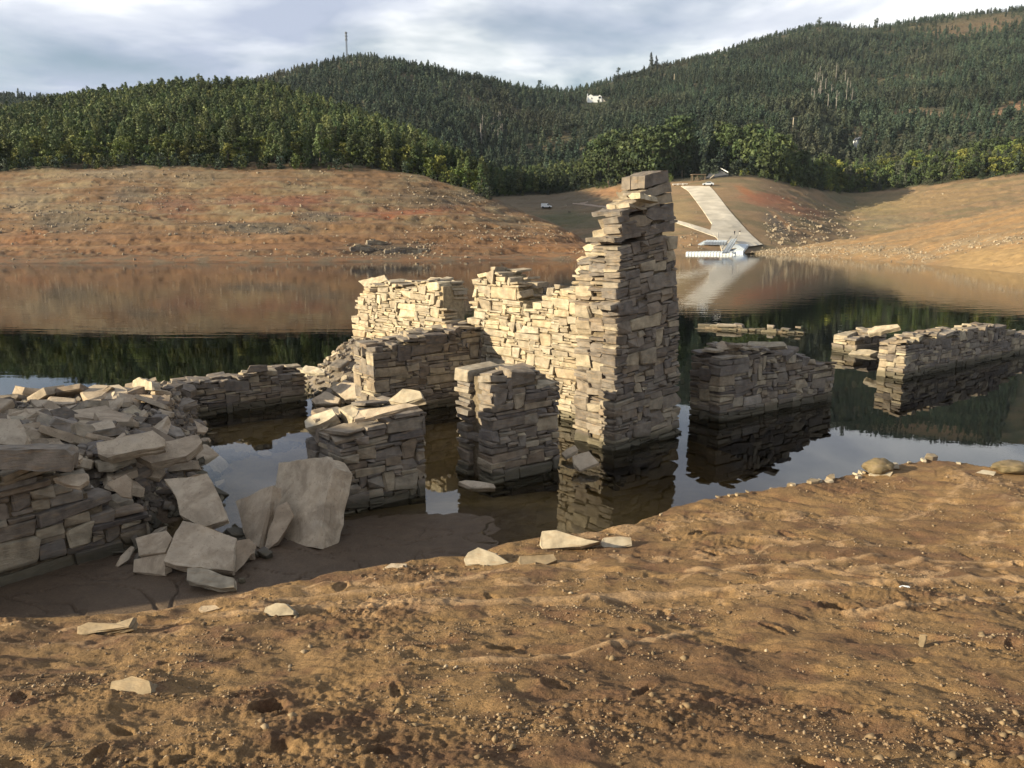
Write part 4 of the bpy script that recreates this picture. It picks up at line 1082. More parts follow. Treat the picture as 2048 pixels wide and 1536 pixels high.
k = rr.rand(n) < np.clip(.1 + 1.6 * noise2(x * .7, y * .9, 19), 0, 1) * (y < np.interp(x, c_x, c_y) - .1)
xy = np.stack([x, y], 1)[k]
pebbles('clods', xy, rr.uniform(.03, .075, len(xy)), 322, M_BANKCLOD, 'lumps of earth lying on the bank', .28)
# every loose stone gets a label that says which one it is, by the landmark next to it
LAND = [(at_z(260, 890, 1.0), 'squared stone beam'), (at_z(20, 925, 1.4), 'big capping block'), (at_z(390, 1000, .6), 'smooth tilted slab'), (at_z(312, 845, .4), 'cracked flat slab'), (at_z(140, 840, .95), 'dark rugged block'),
        (at_y(284, 770, 14.9), 'sunlit yellow block'), (at_z(350, 900, .86), 'layered flat slab'), (at_z(245, 975, .75), 'pointed dark slab'), (at_z(20, 865, 1.35), 'thick grey edge block'), (at_y(400, 770, 16.8), 'low dark wall'), (at_z(145, 960, 1.18), 'triangular slab')]
ORD = ['nearest', 'second', 'third', 'fourth', 'fifth', 'sixth', 'seventh', 'eighth', 'ninth', 'tenth', 'eleventh', 'twelfth', 'thirteenth', 'fourteenth', 'fifteenth', 'sixteenth', 'seventeenth', 'eighteenth', 'nineteenth', 'twentieth']
def name_by_landmark(group, land, what):
    cells = {}
    for o in [o for o in COL.objects if o.get('group') == group]:
        u, v = to_px(o.location)
        bu = min(land, key=lambda l_: math.hypot(to_px(l_[0])[0] - u, 1.6 * (to_px(l_[0])[1] - v)))
        lu, lv = to_px(bu[0]); side = ('right of' if u > lu else 'left of') if abs(u - lu) > abs(v - lv) * 1.6 else ('below' if v > lv else 'above')
        sx = o.matrix_world.to_scale() if False else o.scale
        size = 'large' if sx.x > .42 else 'small' if sx.x < .27 else 'middling'
        shape = 'flat' if sx.z < .3 * sx.x else 'chunky'
        cells.setdefault((size, shape, side, bu[1]), []).append((math.hypot(u - lu, v - lv), o))
    for (size, shape, side, ln_), l_ in cells.items():
        l_.sort(key=lambda a: a[0])
        for k, (_, o) in enumerate(l_):
            o['label'] = f'{size} {shape} {what} {side} the {ln_}' + ('' if len(l_) == 1 else f', {ORD[min(k, 19)]} to it' if k == 0 else f', {ORD[min(k, 19)]} nearest')
name_by_landmark('loose stones of the left rubble heap', LAND, 'loose stone')
name_by_landmark('loose stones along the pool edge', LAND, 'pool-side stone')
name_by_landmark('stones fallen from the long wall', [(at_z(690, 785, .2), 'large grey boulder'), (at_z(650, 795, .1), 'rounded grey boulder'), (at_y(740, 562, 22.3), 'flat pale wall-top slab'), (at_y(625, 738, 18.2), 'slab on the low wall end'), (at_y(735, 700, 17), 'cross wall end')], 'fallen stone')
name_by_landmark('stones among the big slabs', [(at_z(400, 1090, .2), 'broad sunk slab'), (at_z(600, 1010, .5), 'largest leaning slab'), (at_z(515, 1030, .3), 'narrow slab on edge'), (at_z(300, 1130, .12), 'half sunk small slab')], 'broken stone')
name_by_landmark('row of stones across the pool', [(at_z(435, 893), 'rubble heap end of the pool row'), (at_z(600, 862), 'pier end of the pool row')], 'stone')
name_by_landmark('stones at the foot of the tall corner', [(at_z(1165, 925), 'pale slab at the corner foot'), (at_z(1135, 905), 'leaning corner slab')], 'stone')
name_by_landmark('pale stones along the bank edge', [(at_z(960, 1115, .33), 'pale wedge-shaped stone'), (at_z(1140, 1080, .3), 'long pale rounded stone'), (at_z(1230, 1085, .28), 'small squared pale stone'), (at_z(1756, 940, .2), 'round brown boulder'), (at_z(1400, 1000, .2), 'pool corner of the bank')], 'pale edge stone')
# ------------------------------------------------------------------ things on the far banks
from mathutils.bvhtree import BVHTree
def bvh_of(o):
    me = o.data
    v = np.empty(len(me.vertices) * 3, np.float32); me.vertices.foreach_get('co', v)
    return BVHTree.FromPolygons([tuple(a) for a in v.reshape(-1, 3).tolist()], [tuple(p_.vertices) for p_ in me.polygons])
BV = {n_: bvh_of(bpy.data.objects[n_]) for n_ in ('headland', 'valley_bank', 'right_bank', 'hills')}
def hit(px, py, sheets=('valley_bank',)):
    best = None
    for s in sheets:
        h_ = BV[s].ray_cast(Vector((0, 0, EYE)), ray(px, py).normalized())
        if h_[0] is not None and (best is None or h_[0].y < best.y): best = h_[0]
    if best is None and py < 460: return hit(px, py + 2, sheets)      # just above a skyline: take the ridge itself
    return best
def drop(x, y, s='valley_bank'):
    h_ = BV[s].ray_cast(Vector((x, y, 400)), Vector((0, 0, -1)))
    return h_[0].z if h_[0] is not None else 0.0

class MB:
    def __init__(s): s.b = bmesh.new()
    def box(s, c_, size, rz=0.0, bev=0.0):
        r_ = bmesh.ops.create_cube(s.b, size=1.0)
        bmesh.ops.transform(s.b, matrix=Matrix.LocRotScale(Vector(c_), Euler((0, 0, rz)), size), verts=r_['verts'])
        return s
    def tube(s, a, b_, r0, r1=None, n=6):
        a, b_ = Vector(a), Vector(b_); d = b_ - a
        r_ = bmesh.ops.create_cone(s.b, cap_ends=True, segments=n, radius1=r0, radius2=r0 if r1 is None else r1, depth=d.length)
        bmesh.ops.transform(s.b, matrix=Matrix.Translation((a + b_) / 2) @ d.to_track_quat('Z', 'Y').to_matrix().to_4x4(), verts=r_['verts'])
        return s
    def poly(s, pts):
        s.b.faces.new([s.b.verts.new(p_) for p_ in pts]); return s
    def prism(s, outline, axis_from, axis_to):
        """outline (u, z) extruded along y from .. to"""
        A = [s.b.verts.new((u, axis_from, z)) for u, z in outline]; B_ = [s.b.verts.new((u, axis_to, z)) for u, z in outline]
        m = len(outline)
        s.b.faces.new(A); s.b.faces.new(B_[::-1])
        for i in range(m): s.b.faces.new([A[i], B_[i], B_[(i + 1) % m], A[(i + 1) % m]])
        return s
    def build(s, name, mat, parent=None, smooth=False):
        bmesh.ops.recalc_face_normals(s.b, faces=s.b.faces)
        me = bpy.data.meshes.new(name); s.b.to_mesh(me); s.b.free(); me.materials.append(mat)
        if smooth: me.polygons.foreach_set('use_smooth', np.ones(len(me.polygons), dtype=bool))
        return mobj(name, me, parent)

def strip(name, left, right, mat, lift=.14, sheet='valley_bank', thick=.3):
    """a paved surface between two lines of pixels laid on a bank"""
    k = 40
    def samp(pl):
        pl = np.array(pl, float); t = np.linspace(0, len(pl) - 1, k)
        return [hit(a, b_, (sheet,)) for a, b_ in zip(np.interp(t, np.arange(len(pl)), pl[:, 0]), np.interp(t, np.arange(len(pl)), pl[:, 1]))]
    A, B_ = samp(left), samp(right)
    ok = [i for i in range(k) if A[i] is not None and B_[i] is not None]
    V = []; Fc = []
    za = np.array([A[i].z for i in ok]); zb_ = np.array([B_[i].z for i in ok])
    ker = np.ones(7) / 7
    sm = lambda a: np.convolve(np.pad(a, 3, mode='edge'), ker, 'valid')
    za, zb_ = sm(za), sm(zb_)
    for q, i in enumerate(ok):
        a, b_ = A[i], B_[i]
        for t in (0, .33, .66, 1):
            x = a.x * (1 - t) + b_.x * t; y = a.y * (1 - t) + b_.y * t
            z = max(za[q] * (1 - t) + zb_[q] * t, drop(x, y, sheet)) + lift
            V.append((x, y, z))
        V += [(a.x, a.y, za[q] - thick), (b_.x, b_.y, zb_[q] - thick)]
        if q:
            o = (q - 1) * 6; n = q * 6
            for j in range(3): Fc.append((o + j, o + j + 1, n + j + 1, n + j))
            Fc.append((o + 4, o, n, n + 4)); Fc.append((o + 3, o + 5, n + 5, n + 3))
    return tag(mobj(name, mesh_np(name, V, Fc, [mat])), kind='structure')
strip('boat_ramp', [(1444, 506), (1436, 480), (1420, 462), (1424, 450), (1408, 425), (1390, 400), (1376, 382), (1362, 373)], [(1526, 492), (1510, 478), (1492, 460), (1476, 442), (1458, 422), (1442, 400), (1428, 382), (1419, 373)], M_CONC)
strip('side_path', [(1346, 439), (1380, 448), (1412, 458), (1436, 466)], [(1346, 444), (1378, 455), (1408, 466), (1436, 476)], M_CONC, .1)
strip('dirt_track', [(1145, 406.5), (1165, 407), (1195, 411), (1240, 416)], [(1145, 408), (1165, 410), (1195, 414), (1240, 419)], M_TRACK, .1)
strip('dirt_track', [(1160, 406.5), (1168, 405.5), (1176, 403.5)], [(1160, 408), (1168, 407), (1176, 405)], M_TRACK, .16)

# access road climbing behind the ramp, with its rail
a = hit(1408, 360); b_ = hit(1450, 357)
rq = [at_y(1412, 356, a.y + 3), at_y(1456, 349, b_.y + 6), at_y(1444, 341, b_.y + 26), at_y(1432, 335, b_.y + 38), at_y(1424, 340, b_.y + 38)]
road = mesh_np('access_road', [v - Vector((0, 0, dz)) for dz in (0, .8) for v in rq], [(0, 1, 2, 3, 4), (9, 8, 7, 6, 5)] + [(i, (i + 1) % 5, 5 + (i + 1) % 5, 5 + i) for i in range(5)], [M_ASPH])
tag(mobj('access_road', road), kind='structure')
t = tag(empty('guard_rail', rq[1]), 'pale guard rail along the climbing road behind the ramp', 'rail')
mb = MB(); mb.tube(rq[1] + Vector((0, 0, .7)) - t.location, rq[3] + Vector((0, 0, .7)) - t.location, .16); mb.build('rail', M_WHITE, t)
for k in range(5):
    q = rq[1].lerp(rq[3], k / 4) - t.location; MB().tube(q - Vector((0, 0, .3)), q + Vector((0, 0, .7)), .08).build('post', M_STEEL, t)

# open picnic shelter
q = hit(1396, 361, ('valley_bank', 'hills'))
t = tag(empty('picnic_shelter', q), 'small open wooden shelter with flat roof at the head of the ramp', 'shelter')
sw = 25 / F * q.y; hh = 11 / F * q.y
MB().box((0, 0, hh), (sw * 1.1, sw * .6, .22)).build('roof', M_WOOD, t)
for sx in (-.48, -.12, .48):
    for sy in (-.22, .22): MB().box((sx * sw, sy * sw, hh / 2 - .2), (.22, .22, hh + .2)).build('post', M_WOOD, t)
MB().box((.18 * sw, 0, hh * .42), (sw * .4, .8, .14)).box((.05 * sw, 0, hh * .18), (.2, .6, hh * .42)).box((.31 * sw, 0, hh * .18), (.2, .6, hh * .42)).build('table', M_WOOD, t)
q = hit(1424, 358, ('valley_bank', 'hills'))
t = tag(empty('leaning_board', q), 'pale board leaning up beside the picnic shelter', 'board')
MB().tube((-.7, 0, .1), (.7, 0, 1.3), .14, .14, 4).build('plank', M_PALE, t); MB().tube((.3, .2, -.2), (.5, 0, 1.0), .07, .07, 4).build('prop', M_WOOD, t)
r = random.Random(5)
for k, px in enumerate((1350, 1360, 1370)):
    q = hit(px, 371 - k * .3)
    t = tag(empty('stone_bench', q), ('leftmost', 'middle', 'rightmost')[k] + ' of three pale stone benches at the ramp head', 'bench', 'benches at the head of the ramp')
    MB().box((0, 0, .42), (1.6, .5, .16), .1).build('seat', M_WHITE, t)
    for s_ in (-.6, .6): MB().box((s_, s_ * .1, .15), (.2, .4, .4), .1).build('leg', M_CONC, t)

def vehicle(q, length, rz, body_mat, label, van):
    t = tag(empty('parked_van' if van else 'parked_car', q), label, 'van' if van else 'car'); t.rotation_euler.z = rz
    s = length / 4.3; w_ = 1.75 * s
    if van: ol = [(-2.15, .35), (2.15, .35), (2.15, .85), (1.45, 1.05), (.75, 1.75), (.5, 1.85), (-2.0, 1.85), (-2.15, 1.6)]
    else: ol = [(-2.15, .32), (2.15, .32), (2.15, .78), (1.2, .95), (.5, 1.42), (-.9, 1.45), (-1.7, .98), (-2.15, .9)]
    ol = [(a * s, b_ * s) for a, b_ in ol]
    MB().prism(ol, -w_ / 2, w_ / 2).build('body', body_mat, t)
    win = [(.55, 1.05), (1.3, 1.05), (.8, 1.65), (.45, 1.68)] if van else [(-1.3, .98), (1.0, .98), (.45, 1.36), (-.85, 1.38)]
    for sd in (-1, 1): MB().prism([(a * s, b_ * s) for a, b_ in win], sd * w_ / 2 * .99, sd * w_ / 2 * 1.015).build('window', M_GLASS, t)
    MB().prism([(a * s, b_ * s) for a, b_ in ([(1.47, 1.07), (1.5, 1.1), (.82, 1.76), (.78, 1.74)] if van else [(1.2, .97), (1.24, 1.0), (.55, 1.42), (.5, 1.4)])], -w_ * .42, w_ * .42).build('windscreen', M_GLASS, t)
    for a in (-1.35, 1.4):
        for sd in (-1, 1):
            wh = MB().tube((a * s, sd * w_ * .42, .33 * s), (a * s, sd * w_ * .52, .33 * s), .33 * s, None, 12).build('wheel', M_RUBBER, t)
    return t
q = hit(1093, 416); vehicle(q, 20.5 / F * q.y, R(-12), M_WHITE, 'white van parked alone on the bare valley floor', True)
q = hit(1416, 372.5); vehicle(q + Vector((0, 0, .2)), 21 / F * q.y, R(170), M_SILVER, 'silver car parked at the top of the boat ramp', False)

# floating jetty
def pw(px, py): return at_z(px, py, .25)
t = tag(empty('floating_jetty', at_z(1435, 507)), 'grey and white floating pontoon jetty moored at the foot of the ramp', 'jetty'); J0 = t.location.copy()
def deck(name, quad, mat, z0, z1, cells=0):
    qs = [(at_z(a, b_, 0) if b_ > 504 else hit(a, b_) + Vector((0, 0, .45))) - J0 for a, b_ in quad]
    mb = MB()
    if cells:
        for k in range(cells):
            a0, a1 = (k + .08) / cells, (k + .92) / cells
            P_ = [qs[0].lerp(qs[1], a0), qs[0].lerp(qs[1], a1), qs[3].lerp(qs[2], a1), qs[3].lerp(qs[2], a0)]
            lo = [mb.b.verts.new(v + Vector((0, 0, z0))) for v in P_]; hi = [mb.b.verts.new(v + Vector((0, 0, z1))) for v in P_]
            mb.b.faces.new(hi); mb.b.faces.new(lo[::-1])
            for i in range(4): mb.b.faces.new([lo[i], lo[(i + 1) % 4], hi[(i + 1) % 4], hi[i]])
    return mb.build(name, mat, t)
deck('front_walkway', [(1371, 509), (1471, 510), (1473, 506.6), (1374, 505.8)], M_PONTOON, -.25, .42, 16)
deck('side_walkway', [(1373, 505.5), (1383, 505.6), (1416, 489.5), (1408, 489)], M_PONTOON, -.25, .38, 9)
deck('back_walkway', [(1408, 491.5), (1452, 492), (1454, 488), (1412, 487.5)], M_PONTOON, -.25, .38, 8)
deck('platform', [(1458, 505.5), (1486, 506), (1497, 496), (1470, 495.5)], M_PONTOON, -.25, .4, 8)
g0, g1 = at_z(1444, 506, .55) - J0, at_z(1458, 505, .55) - J0
h0, h1 = hit(1462, 483) - J0 + Vector((0, 0, .5)), hit(1474, 482.5) - J0 + Vector((0, 0, .5))
for k in range(4):
    a0, a1 = k / 4 + .03, (k + 1) / 4 - .05
    P_ = [g0.lerp(g1, a0), g0.lerp(g1, a1), h0.lerp(h1, a1), h0.lerp(h1, a0)]
    mb = MB(); lo = [mb.b.verts.new(v - Vector((0, 0, .15))) for v in P_]; hi = [mb.b.verts.new(v + Vector((0, 0, .12))) for v in P_]
    mb.b.faces.new(hi); mb.b.faces.new(lo[::-1])
    for i in range(4): mb.b.faces.new([lo[i], lo[(i + 1) % 4], hi[(i + 1) % 4], hi[i]])
    mb.build('gangway_plank', M_PONTOON if k % 2 else M_PONTOON2, t)
for a in (g0, g1):
    b_ = h0 if a is g0 else h1
    MB().tube(a + Vector((0, 0, .7)), b_ + Vector((0, 0, .7)), .06).build('handrail', M_STEEL, t)

def person(q, h_, rz, top, bottom, label, stride):
    """a standing figure: one continuous skinned body"""
    t = tag(empty('person', q), label, 'person'); t.rotation_euler.z = rz
    s = h_ / 1.75
    J = {'pel': (0, 0, .95, .13), 'chest': (0, 0, 1.25, .15), 'neck': (0, 0, 1.47, .06), 'head': (0, .01, 1.60, .085), 'crown': (0, .0, 1.70, .06),
         'shl': (-.19, 0, 1.40, .065), 'ell': (-.25, -.02, 1.13, .048), 'hal': (-.24, .08, .88, .038), 'shr': (.19, 0, 1.40, .065), 'elr': (.25, -.02, 1.13, .048), 'har': (.24, .08, .88, .038),
         'hil': (-.09, 0, .88, .10), 'knl': (-.10, stride * .5, .48, .07), 'anl': (-.10, stride * .2, .09, .05), 'tol': (-.11, stride * .2 + .15, .04, .045),
         'hir': (.09, 0, .88, .10), 'knr': (.10, -stride * .3, .48, .07), 'anr': (.10, -stride, .09, .05), 'tor': (.11, -stride + .15, .04, .045)}
    E = [('pel', 'chest'), ('chest', 'neck'), ('neck', 'head'), ('head', 'crown'), ('chest', 'shl'), ('shl', 'ell'), ('ell', 'hal'), ('chest', 'shr'), ('shr', 'elr'), ('elr', 'har'),
         ('pel', 'hil'), ('hil', 'knl'), ('knl', 'anl'), ('anl', 'tol'), ('pel', 'hir'), ('hir', 'knr'), ('knr', 'anr'), ('anr', 'tor')]
    names = list(J)
    me = bpy.data.meshes.new('body'); me.from_pydata([(J[n_][0] * s, J[n_][1] * s, J[n_][2] * s) for n_ in names], [(names.index(a), names.index(b_)) for a, b_ in E], []); me.update()
    o = mobj('body', me, t)
    sk = o.modifiers.new('skin', 'SKIN'); o.modifiers.new('smooth', 'SUBSURF').render_levels = 1
    for i, n_ in enumerate(names): me.skin_vertices[0].data[i].radius = (J[n_][3] * s, J[n_][3] * s)
    me.skin_vertices[0].data[0].use_root = True
    m, nt, b_ = new_mat('clothed_figure')
    tc = nd(nt, 'ShaderNodeTexCoord'); sp = nd(nt, 'ShaderNodeSeparateXYZ'); nt.links.new(tc.outputs['Object'], sp.inputs[0])
    dv = nd(nt, 'ShaderNodeMath', operation='DIVIDE'); nt.links.new(sp.outputs['Z'], dv.inputs[0]); dv.inputs[1].default_value = 1.75 * s
    rr = ramp(nt, dv.outputs[0], [(0, (.03, .03, .03)), (.045, bottom), (.54, top), (.83, (.40, .25, .17)), (.93, (.05, .035, .025))], 'CONSTANT')
    nt.links.new(rr.outputs[0], b_.inputs['Base Color']); me.materials.append(m)
    return t
q = hit(1468.8, 471.5); person(q + Vector((0, 0, .15)), 9.8 / F * q.y, .4, (.03, .03, .035), (.04, .04, .05), 'person in dark clothes standing on the boat ramp, left of two', .12)
q = hit(1479, 472); person(q + Vector((0, 0, .15)), 11.0 / F * q.y, 2.6, (.035, .03, .03), (.62, .58, .52), 'person in dark top and pale trousers on the ramp, right of two', .18)
q = hit(1543, 488); person(q, 10.0 / F * q.y, 1.0, (.04, .05, .03), (.04, .04, .04), 'person in dark clothes on the muddy shore right of the ramp', .08)

# white house on the far hillside
q = hit(1188, 203, ('hills',)); HY = q.y; k_ = HY / F
t = tag(empty('white_house', q), 'white house with gabled fronts high on the wooded hillside', 'house')
hw, hh = 27 * k_, 7.5 * k_
MB().box((0, 0, hh * .35), (hw, 7, hh * 1.5)).build('wall', M_WHITE, t)
for cx, gw, gh_ in ((-.27, .40, 5.5), (.36, .24, 4.0)):
    MB().prism([((cx - gw / 2) * hw, hh * 1.08), ((cx + gw / 2) * hw, hh * 1.08), (cx * hw, hh * 1.08 + gh_ * k_ * .6)], -3.6, 3.3).build('gable', M_WHITE, t)
MB().prism([(-.5 * hw, hh * 1.10), (.5 * hw, hh * 1.10), (.38 * hw, hh * 1.5), (-.42 * hw, hh * 1.5)], .2, 3.9).build('roof', M_SLATE, t)
MB().box((.36 * hw, -3.56, hh * .78), (.16 * hw, .3, hh * .42)).build('window', M_GLASS, t)
MB().box((-.2 * hw, -3.56, hh * .6), (.07 * hw, .3, hh * .25)).build('window', M_GLASS, t)
MB().box((-.46 * hw, 1, hh * 1.6), (.05 * hw, .8, hh * .6)).build('chimney', M_WHITE, t)
MB().prism([(.5 * hw, -hh * .3), (.85 * hw, -hh * .3), (.5 * hw, hh * .9)], -3, 3).build('lean_to', M_CONC, t)
q = hit(1714, 294, ('hills',)); k2 = q.y / F
t = tag(empty('small_house', q), 'little white house half hidden by trees low on the right hillside', 'house')
MB().box((0, 0, 1.2), (9 * k2, 5, 4.5)).build('wall', M_WHITE, t); MB().prism([(-5 * k2, 3.3), (5 * k2, 3.3), (0, 4.9)], -3, 3).build('roof', M_SLATE, t)
MB().box((-1 * k2, -2.6, 2.1), (2.4 * k2, .3, 1.2)).build('window', M_GLASS, t)

# mast and poles
q = hit(694, 122, ('hills',)); k2 = q.y / F
t = tag(empty('radio_mast', q), 'tall slender lattice mast on the summit of the left hill', 'mast')
mh = 51 * k2
for i in range(3):
    a = i * 2.094; MB().tube((math.cos(a) * .75, math.sin(a) * .75, -1), (math.cos(a) * .35, math.sin(a) * .35, mh), .16).build('leg', M_STEEL, t)
mb = MB()
for k in range(16):
    z0, z1 = k * mh / 16, (k + 1) * mh / 16; w0 = .75 - .4 * k / 16
    for i in range(3):
        a, a2 = i * 2.094, (i + 1) * 2.094; mb.tube((math.cos(a) * w0, math.sin(a) * w0, z0), (math.cos(a2) * w0, math.sin(a2) * w0, z1), .07, None, 4)
mb.build('bracing', M_STEEL, t)
for z in (.97, .86, .74):
    mb = MB()
    for i in range(3): a = i * 2.094 + .5; mb.box((math.cos(a) * .7, math.sin(a) * .7, mh * z), (.45, .45, 1.6), a)
    mb.build('antenna', M_STEEL, t)
for px, y0_, y1_, lb in ((1585, 238, 268, 'pale concrete pole among the trees behind the ramp'), (1348, 150, 170, 'pale pole on the hillside above the tall ruin wall')):
    q = hit(px, y1_, ('hills',)); k2 = q.y / F
    t = tag(empty('utility_pole', q), lb, 'pole'); ph = (y1_ - y0_) * k2
    MB().tube((0, 0, -1), (0, 0, ph), .34, .22, 8).build('pole', M_PALE, t); MB().box((0, 0, ph * .94), (1.8, .2, .2)).build('crossarm', M_STEEL, t)

# ------------------------------------------------------------------ stones and dark wall stumps on the far banks
def bank_scatter(Garr, Varr, Parr, pyarr, n, weight, size, seed, sheet):
    r = np.random.RandomState(seed)
    w_ = weight.ravel() / weight.sum(); ix = r.choice(w_.size, n, p=w_)
    g = Garr.reshape(-1, 3)[ix] + np.stack([r.normal(0, .5, n), r.normal(0, .5, n), np.zeros(n)], 1)
    rr = random.Random(seed); items = []
    for v in g:
        s = size[0] * (size[1] / size[0]) ** (rr.random() ** 2.2)
        z = drop(v[0], v[1], sheet)
        if z < .02: continue
        me, V, Fc = rr.choice(SHARDS)
        items.append((V, Fc, Matrix.LocRotScale(Vector((v[0], v[1], z + s * .1)), Euler((rr.gauss(0, .5), rr.gauss(0, .5), rr.uniform(0, 6.28))), (s, s, s * rr.uniform(.4, .9))), rr.random()))
    return items
M_FARSTONE = stone_material('bank_stone', [(0, (.15, .122, .09)), (.5, (.25, .20, .138)), (1, (.34, .28, .20))], wet=False)
P, Vv, py, Y, _ = SA.grid(); G = GA
nb = fbm(G[..., 0] * .35, G[..., 1] * .6, 4, 103); na = fbm(G[..., 0] * .08, G[..., 1] * .2, 3, 109)
wt = sstep(.57, .53, Vv) * sstep(.06, .08, Vv) * sstep(1190, 1100, P) * sstep(-40, 0, P) * np.clip(.05 + np.clip(na + .15, 0, 1) ** 1.5, 0, 1)
for cx, cy, rx, ry in ((130, 430, 120, 35), (300, 395, 80, 30), (520, 455, 130, 14), (640, 432, 60, 14), (900, 400, 150, 18), (960, 470, 140, 20), (780, 500, 110, 18), (250, 350, 160, 10)):
    wt = wt + .8 * splat(P, py, cx, cy, rx, ry, nb) * sstep(.57, .53, Vv) * sstep(.06, .08, Vv)
tag(join_stones('bank_stones', bank_scatter(G, Vv, P, py, 2600, wt, (.12, .55), 401, 'headland'), None, (0, 0, 0), M_FARSTONE), 'stones strewn over the bare slope of the left headland', 'stones', kind='stuff')
P, Vv, py, Y, G = SC.grid()
wall_y = np.interp(P, [1500, 1700, 1800, 1860, 1900, 2048], [506, 500, 505, 517, 494, 474])
wt = np.exp(-((py - wall_y) / 9) ** 2) * sstep(1490, 1540, P) * sstep(2120, 2060, P) + .01
tag(join_stones('bank_stones', bank_scatter(G, Vv, P, py, 1300, wt, (.16, .5), 402, 'right_bank'), None, (0, 0, 0), M_FARSTONE), 'pale stones of a fallen wall along the right shore', 'stones', kind='stuff')
P, Vv, py, Y, G = SB.grid()
wt = sstep(.08, .1, Vv) * sstep(.86, .8, Vv) * (.06 + splat(P, py, 1600, 460, 90, 40, 0 * P) + .6 * splat(P, py, 1385, 485, 40, 18, 0 * P) + .5 * splat(P, py, 1690, 430, 60, 30, 0 * P)) * np.where((P > 1400) & (P < 1525) & (py < 500), .0, 1)
tag(join_stones('bank_stones', bank_scatter(G, Vv, P, py, 700, wt, (.25, 1.1), 403, 'valley_bank'), None, (0, 0, 0), M_FARSTONE), 'stones strewn over the valley bank beside the ramp', 'stones', kind='stuff')
# stumps of drowned field walls at the headland's shore
for k, (xa, ya, xb_, yb_, hgt, lb) in enumerate([(702, 503, 752, 500, 1.1, 'dark stump of a field wall at the shore of the headland, left'), (770, 507, 860, 502, .9, 'dark stump of a field wall at the shore of the headland, right'), (735, 490, 775, 486, .8, 'low dark stump of wall above the shoreline stumps')]):
    a = hit(xa, ya, ('headland',)); b_ = hit(xb_, yb_, ('headland',))
    a = Vector((a.x, a.y, 0)); b_ = Vector((b_.x, b_.y, 0)); L_ = (b_ - a).length
    za, zb_ = drop(a.x, a.y, 'headland'), drop(b_.x, b_.y, 'headland')
    t = tag(empty('field_wall', a), lb, 'wall')
    st, core = masonry(a, b_ - a, L_, .8, [(0, za + hgt * .7), (L_ * .3, (za + zb_) / 2 + hgt), (L_ * .7, (za + zb_) / 2 + hgt * .8), (L_, zb_ + hgt * .3)], 500 + k, ch=.22, zb=min(za, zb_) - .4, nl=2, rough=2.0)
    core.transform(Matrix.Translation(-t.location)); mobj('earth_core', core, t)
    rs_ = place_stones(st, t, k, 0)
    if rs_: tag(join_stones('wall_stones', rs_, t, t.location), kind='stuff')

# ------------------------------------------------------------------ trees
def crown_mesh(kind, seed, nf):
    r = np.random.RandomState(seed)
    clumps = []
    if kind == 'pine':
        for k in range(26):
            z = .16 + .80 * (k + r.rand()) / 26; rad = .155 * (1 - z) ** .75 + .015
            a = r.rand() * 6.28; q = rad * r.uniform(.3, .95)
            clumps.append((q * math.cos(a), q * math.sin(a), z, rad * .55 + .03, .75))
        clumps.append((0, 0, .96, .03, 1.6)); clumps.append((0, 0, .92, .04, 1.4))
    elif kind == 'euca':
        for k in range(18):
            z = .22 + .74 * (k + r.rand()) / 18; rad = .105 * math.sin(math.pi * min(.98, (z - .12) / .92)) + .02
            a = r.rand() * 6.28; q = rad * r.uniform(.2, 1.1)
            clumps.append((q * math.cos(a), q * math.sin(a), z, rad * .6 + .03, 1.2))
    elif kind == 'mimosa':
        for k in range(24):
            a = r.rand() * 6.28; z = .05 + .86 * r.rand() ** .9; rad = .33 * math.sqrt(max(0.12, 1 - ((z - .38) / .60) ** 2))
            q = rad * math.sqrt(r.rand()) * .95
            clumps.append((q * math.cos(a), q * math.sin(a), z, r.uniform(.07, .15), .8))
    else:
        for k in range(40):
            a = r.rand() * 6.28; z = .16 + .78 * r.rand(); rad = .215 * math.sqrt(max(0.03, 1 - ((z - .58) / .42) ** 2))
            q = rad * math.sqrt(r.rand()) * 1.02
            clumps.append((q * math.cos(a), q * math.sin(a), z, r.uniform(.05, .11), .85))
    per = max(4, nf // len(clumps)); V = []; T = []
    for (cx, cy, cz, rad, el) in clumps:
        tone = np.clip(r.normal(.42, .24), 0, 1)
        d = r.normal(0, 1, (per, 3)); d /= np.linalg.norm(d, axis=1, keepdims=True)
        c_ = np.array([cx, cy, cz]) + d * rad * np.array([1, 1, el]) * r.uniform(.55, 1.0, (per, 1))
        n = d + r.normal(0, .55, (per, 3)); n /= np.linalg.norm(n, axis=1, keepdims=True)
        a = np.cross(n, r.normal(0, 1, (per, 3))); a /= np.linalg.norm(a, axis=1, keepdims=True); b_ = np.cross(n, a)
        sz = (rad * .42 + .006) * r.uniform(.6, 1.25, (per, 1)) * math.sqrt(14 / per) * 1.1
        V.append(np.stack([c_ + a * sz, c_ - a * sz * .5 + b_ * sz * .8, c_ - a * sz * .5 - b_ * sz * .8], 1).reshape(-1, 3))
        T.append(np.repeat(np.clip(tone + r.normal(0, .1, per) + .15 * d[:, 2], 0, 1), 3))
    V = np.concatenate(V); Fc = np.arange(len(V)).reshape(-1, 3)
    return V, Fc, np.concatenate(T)
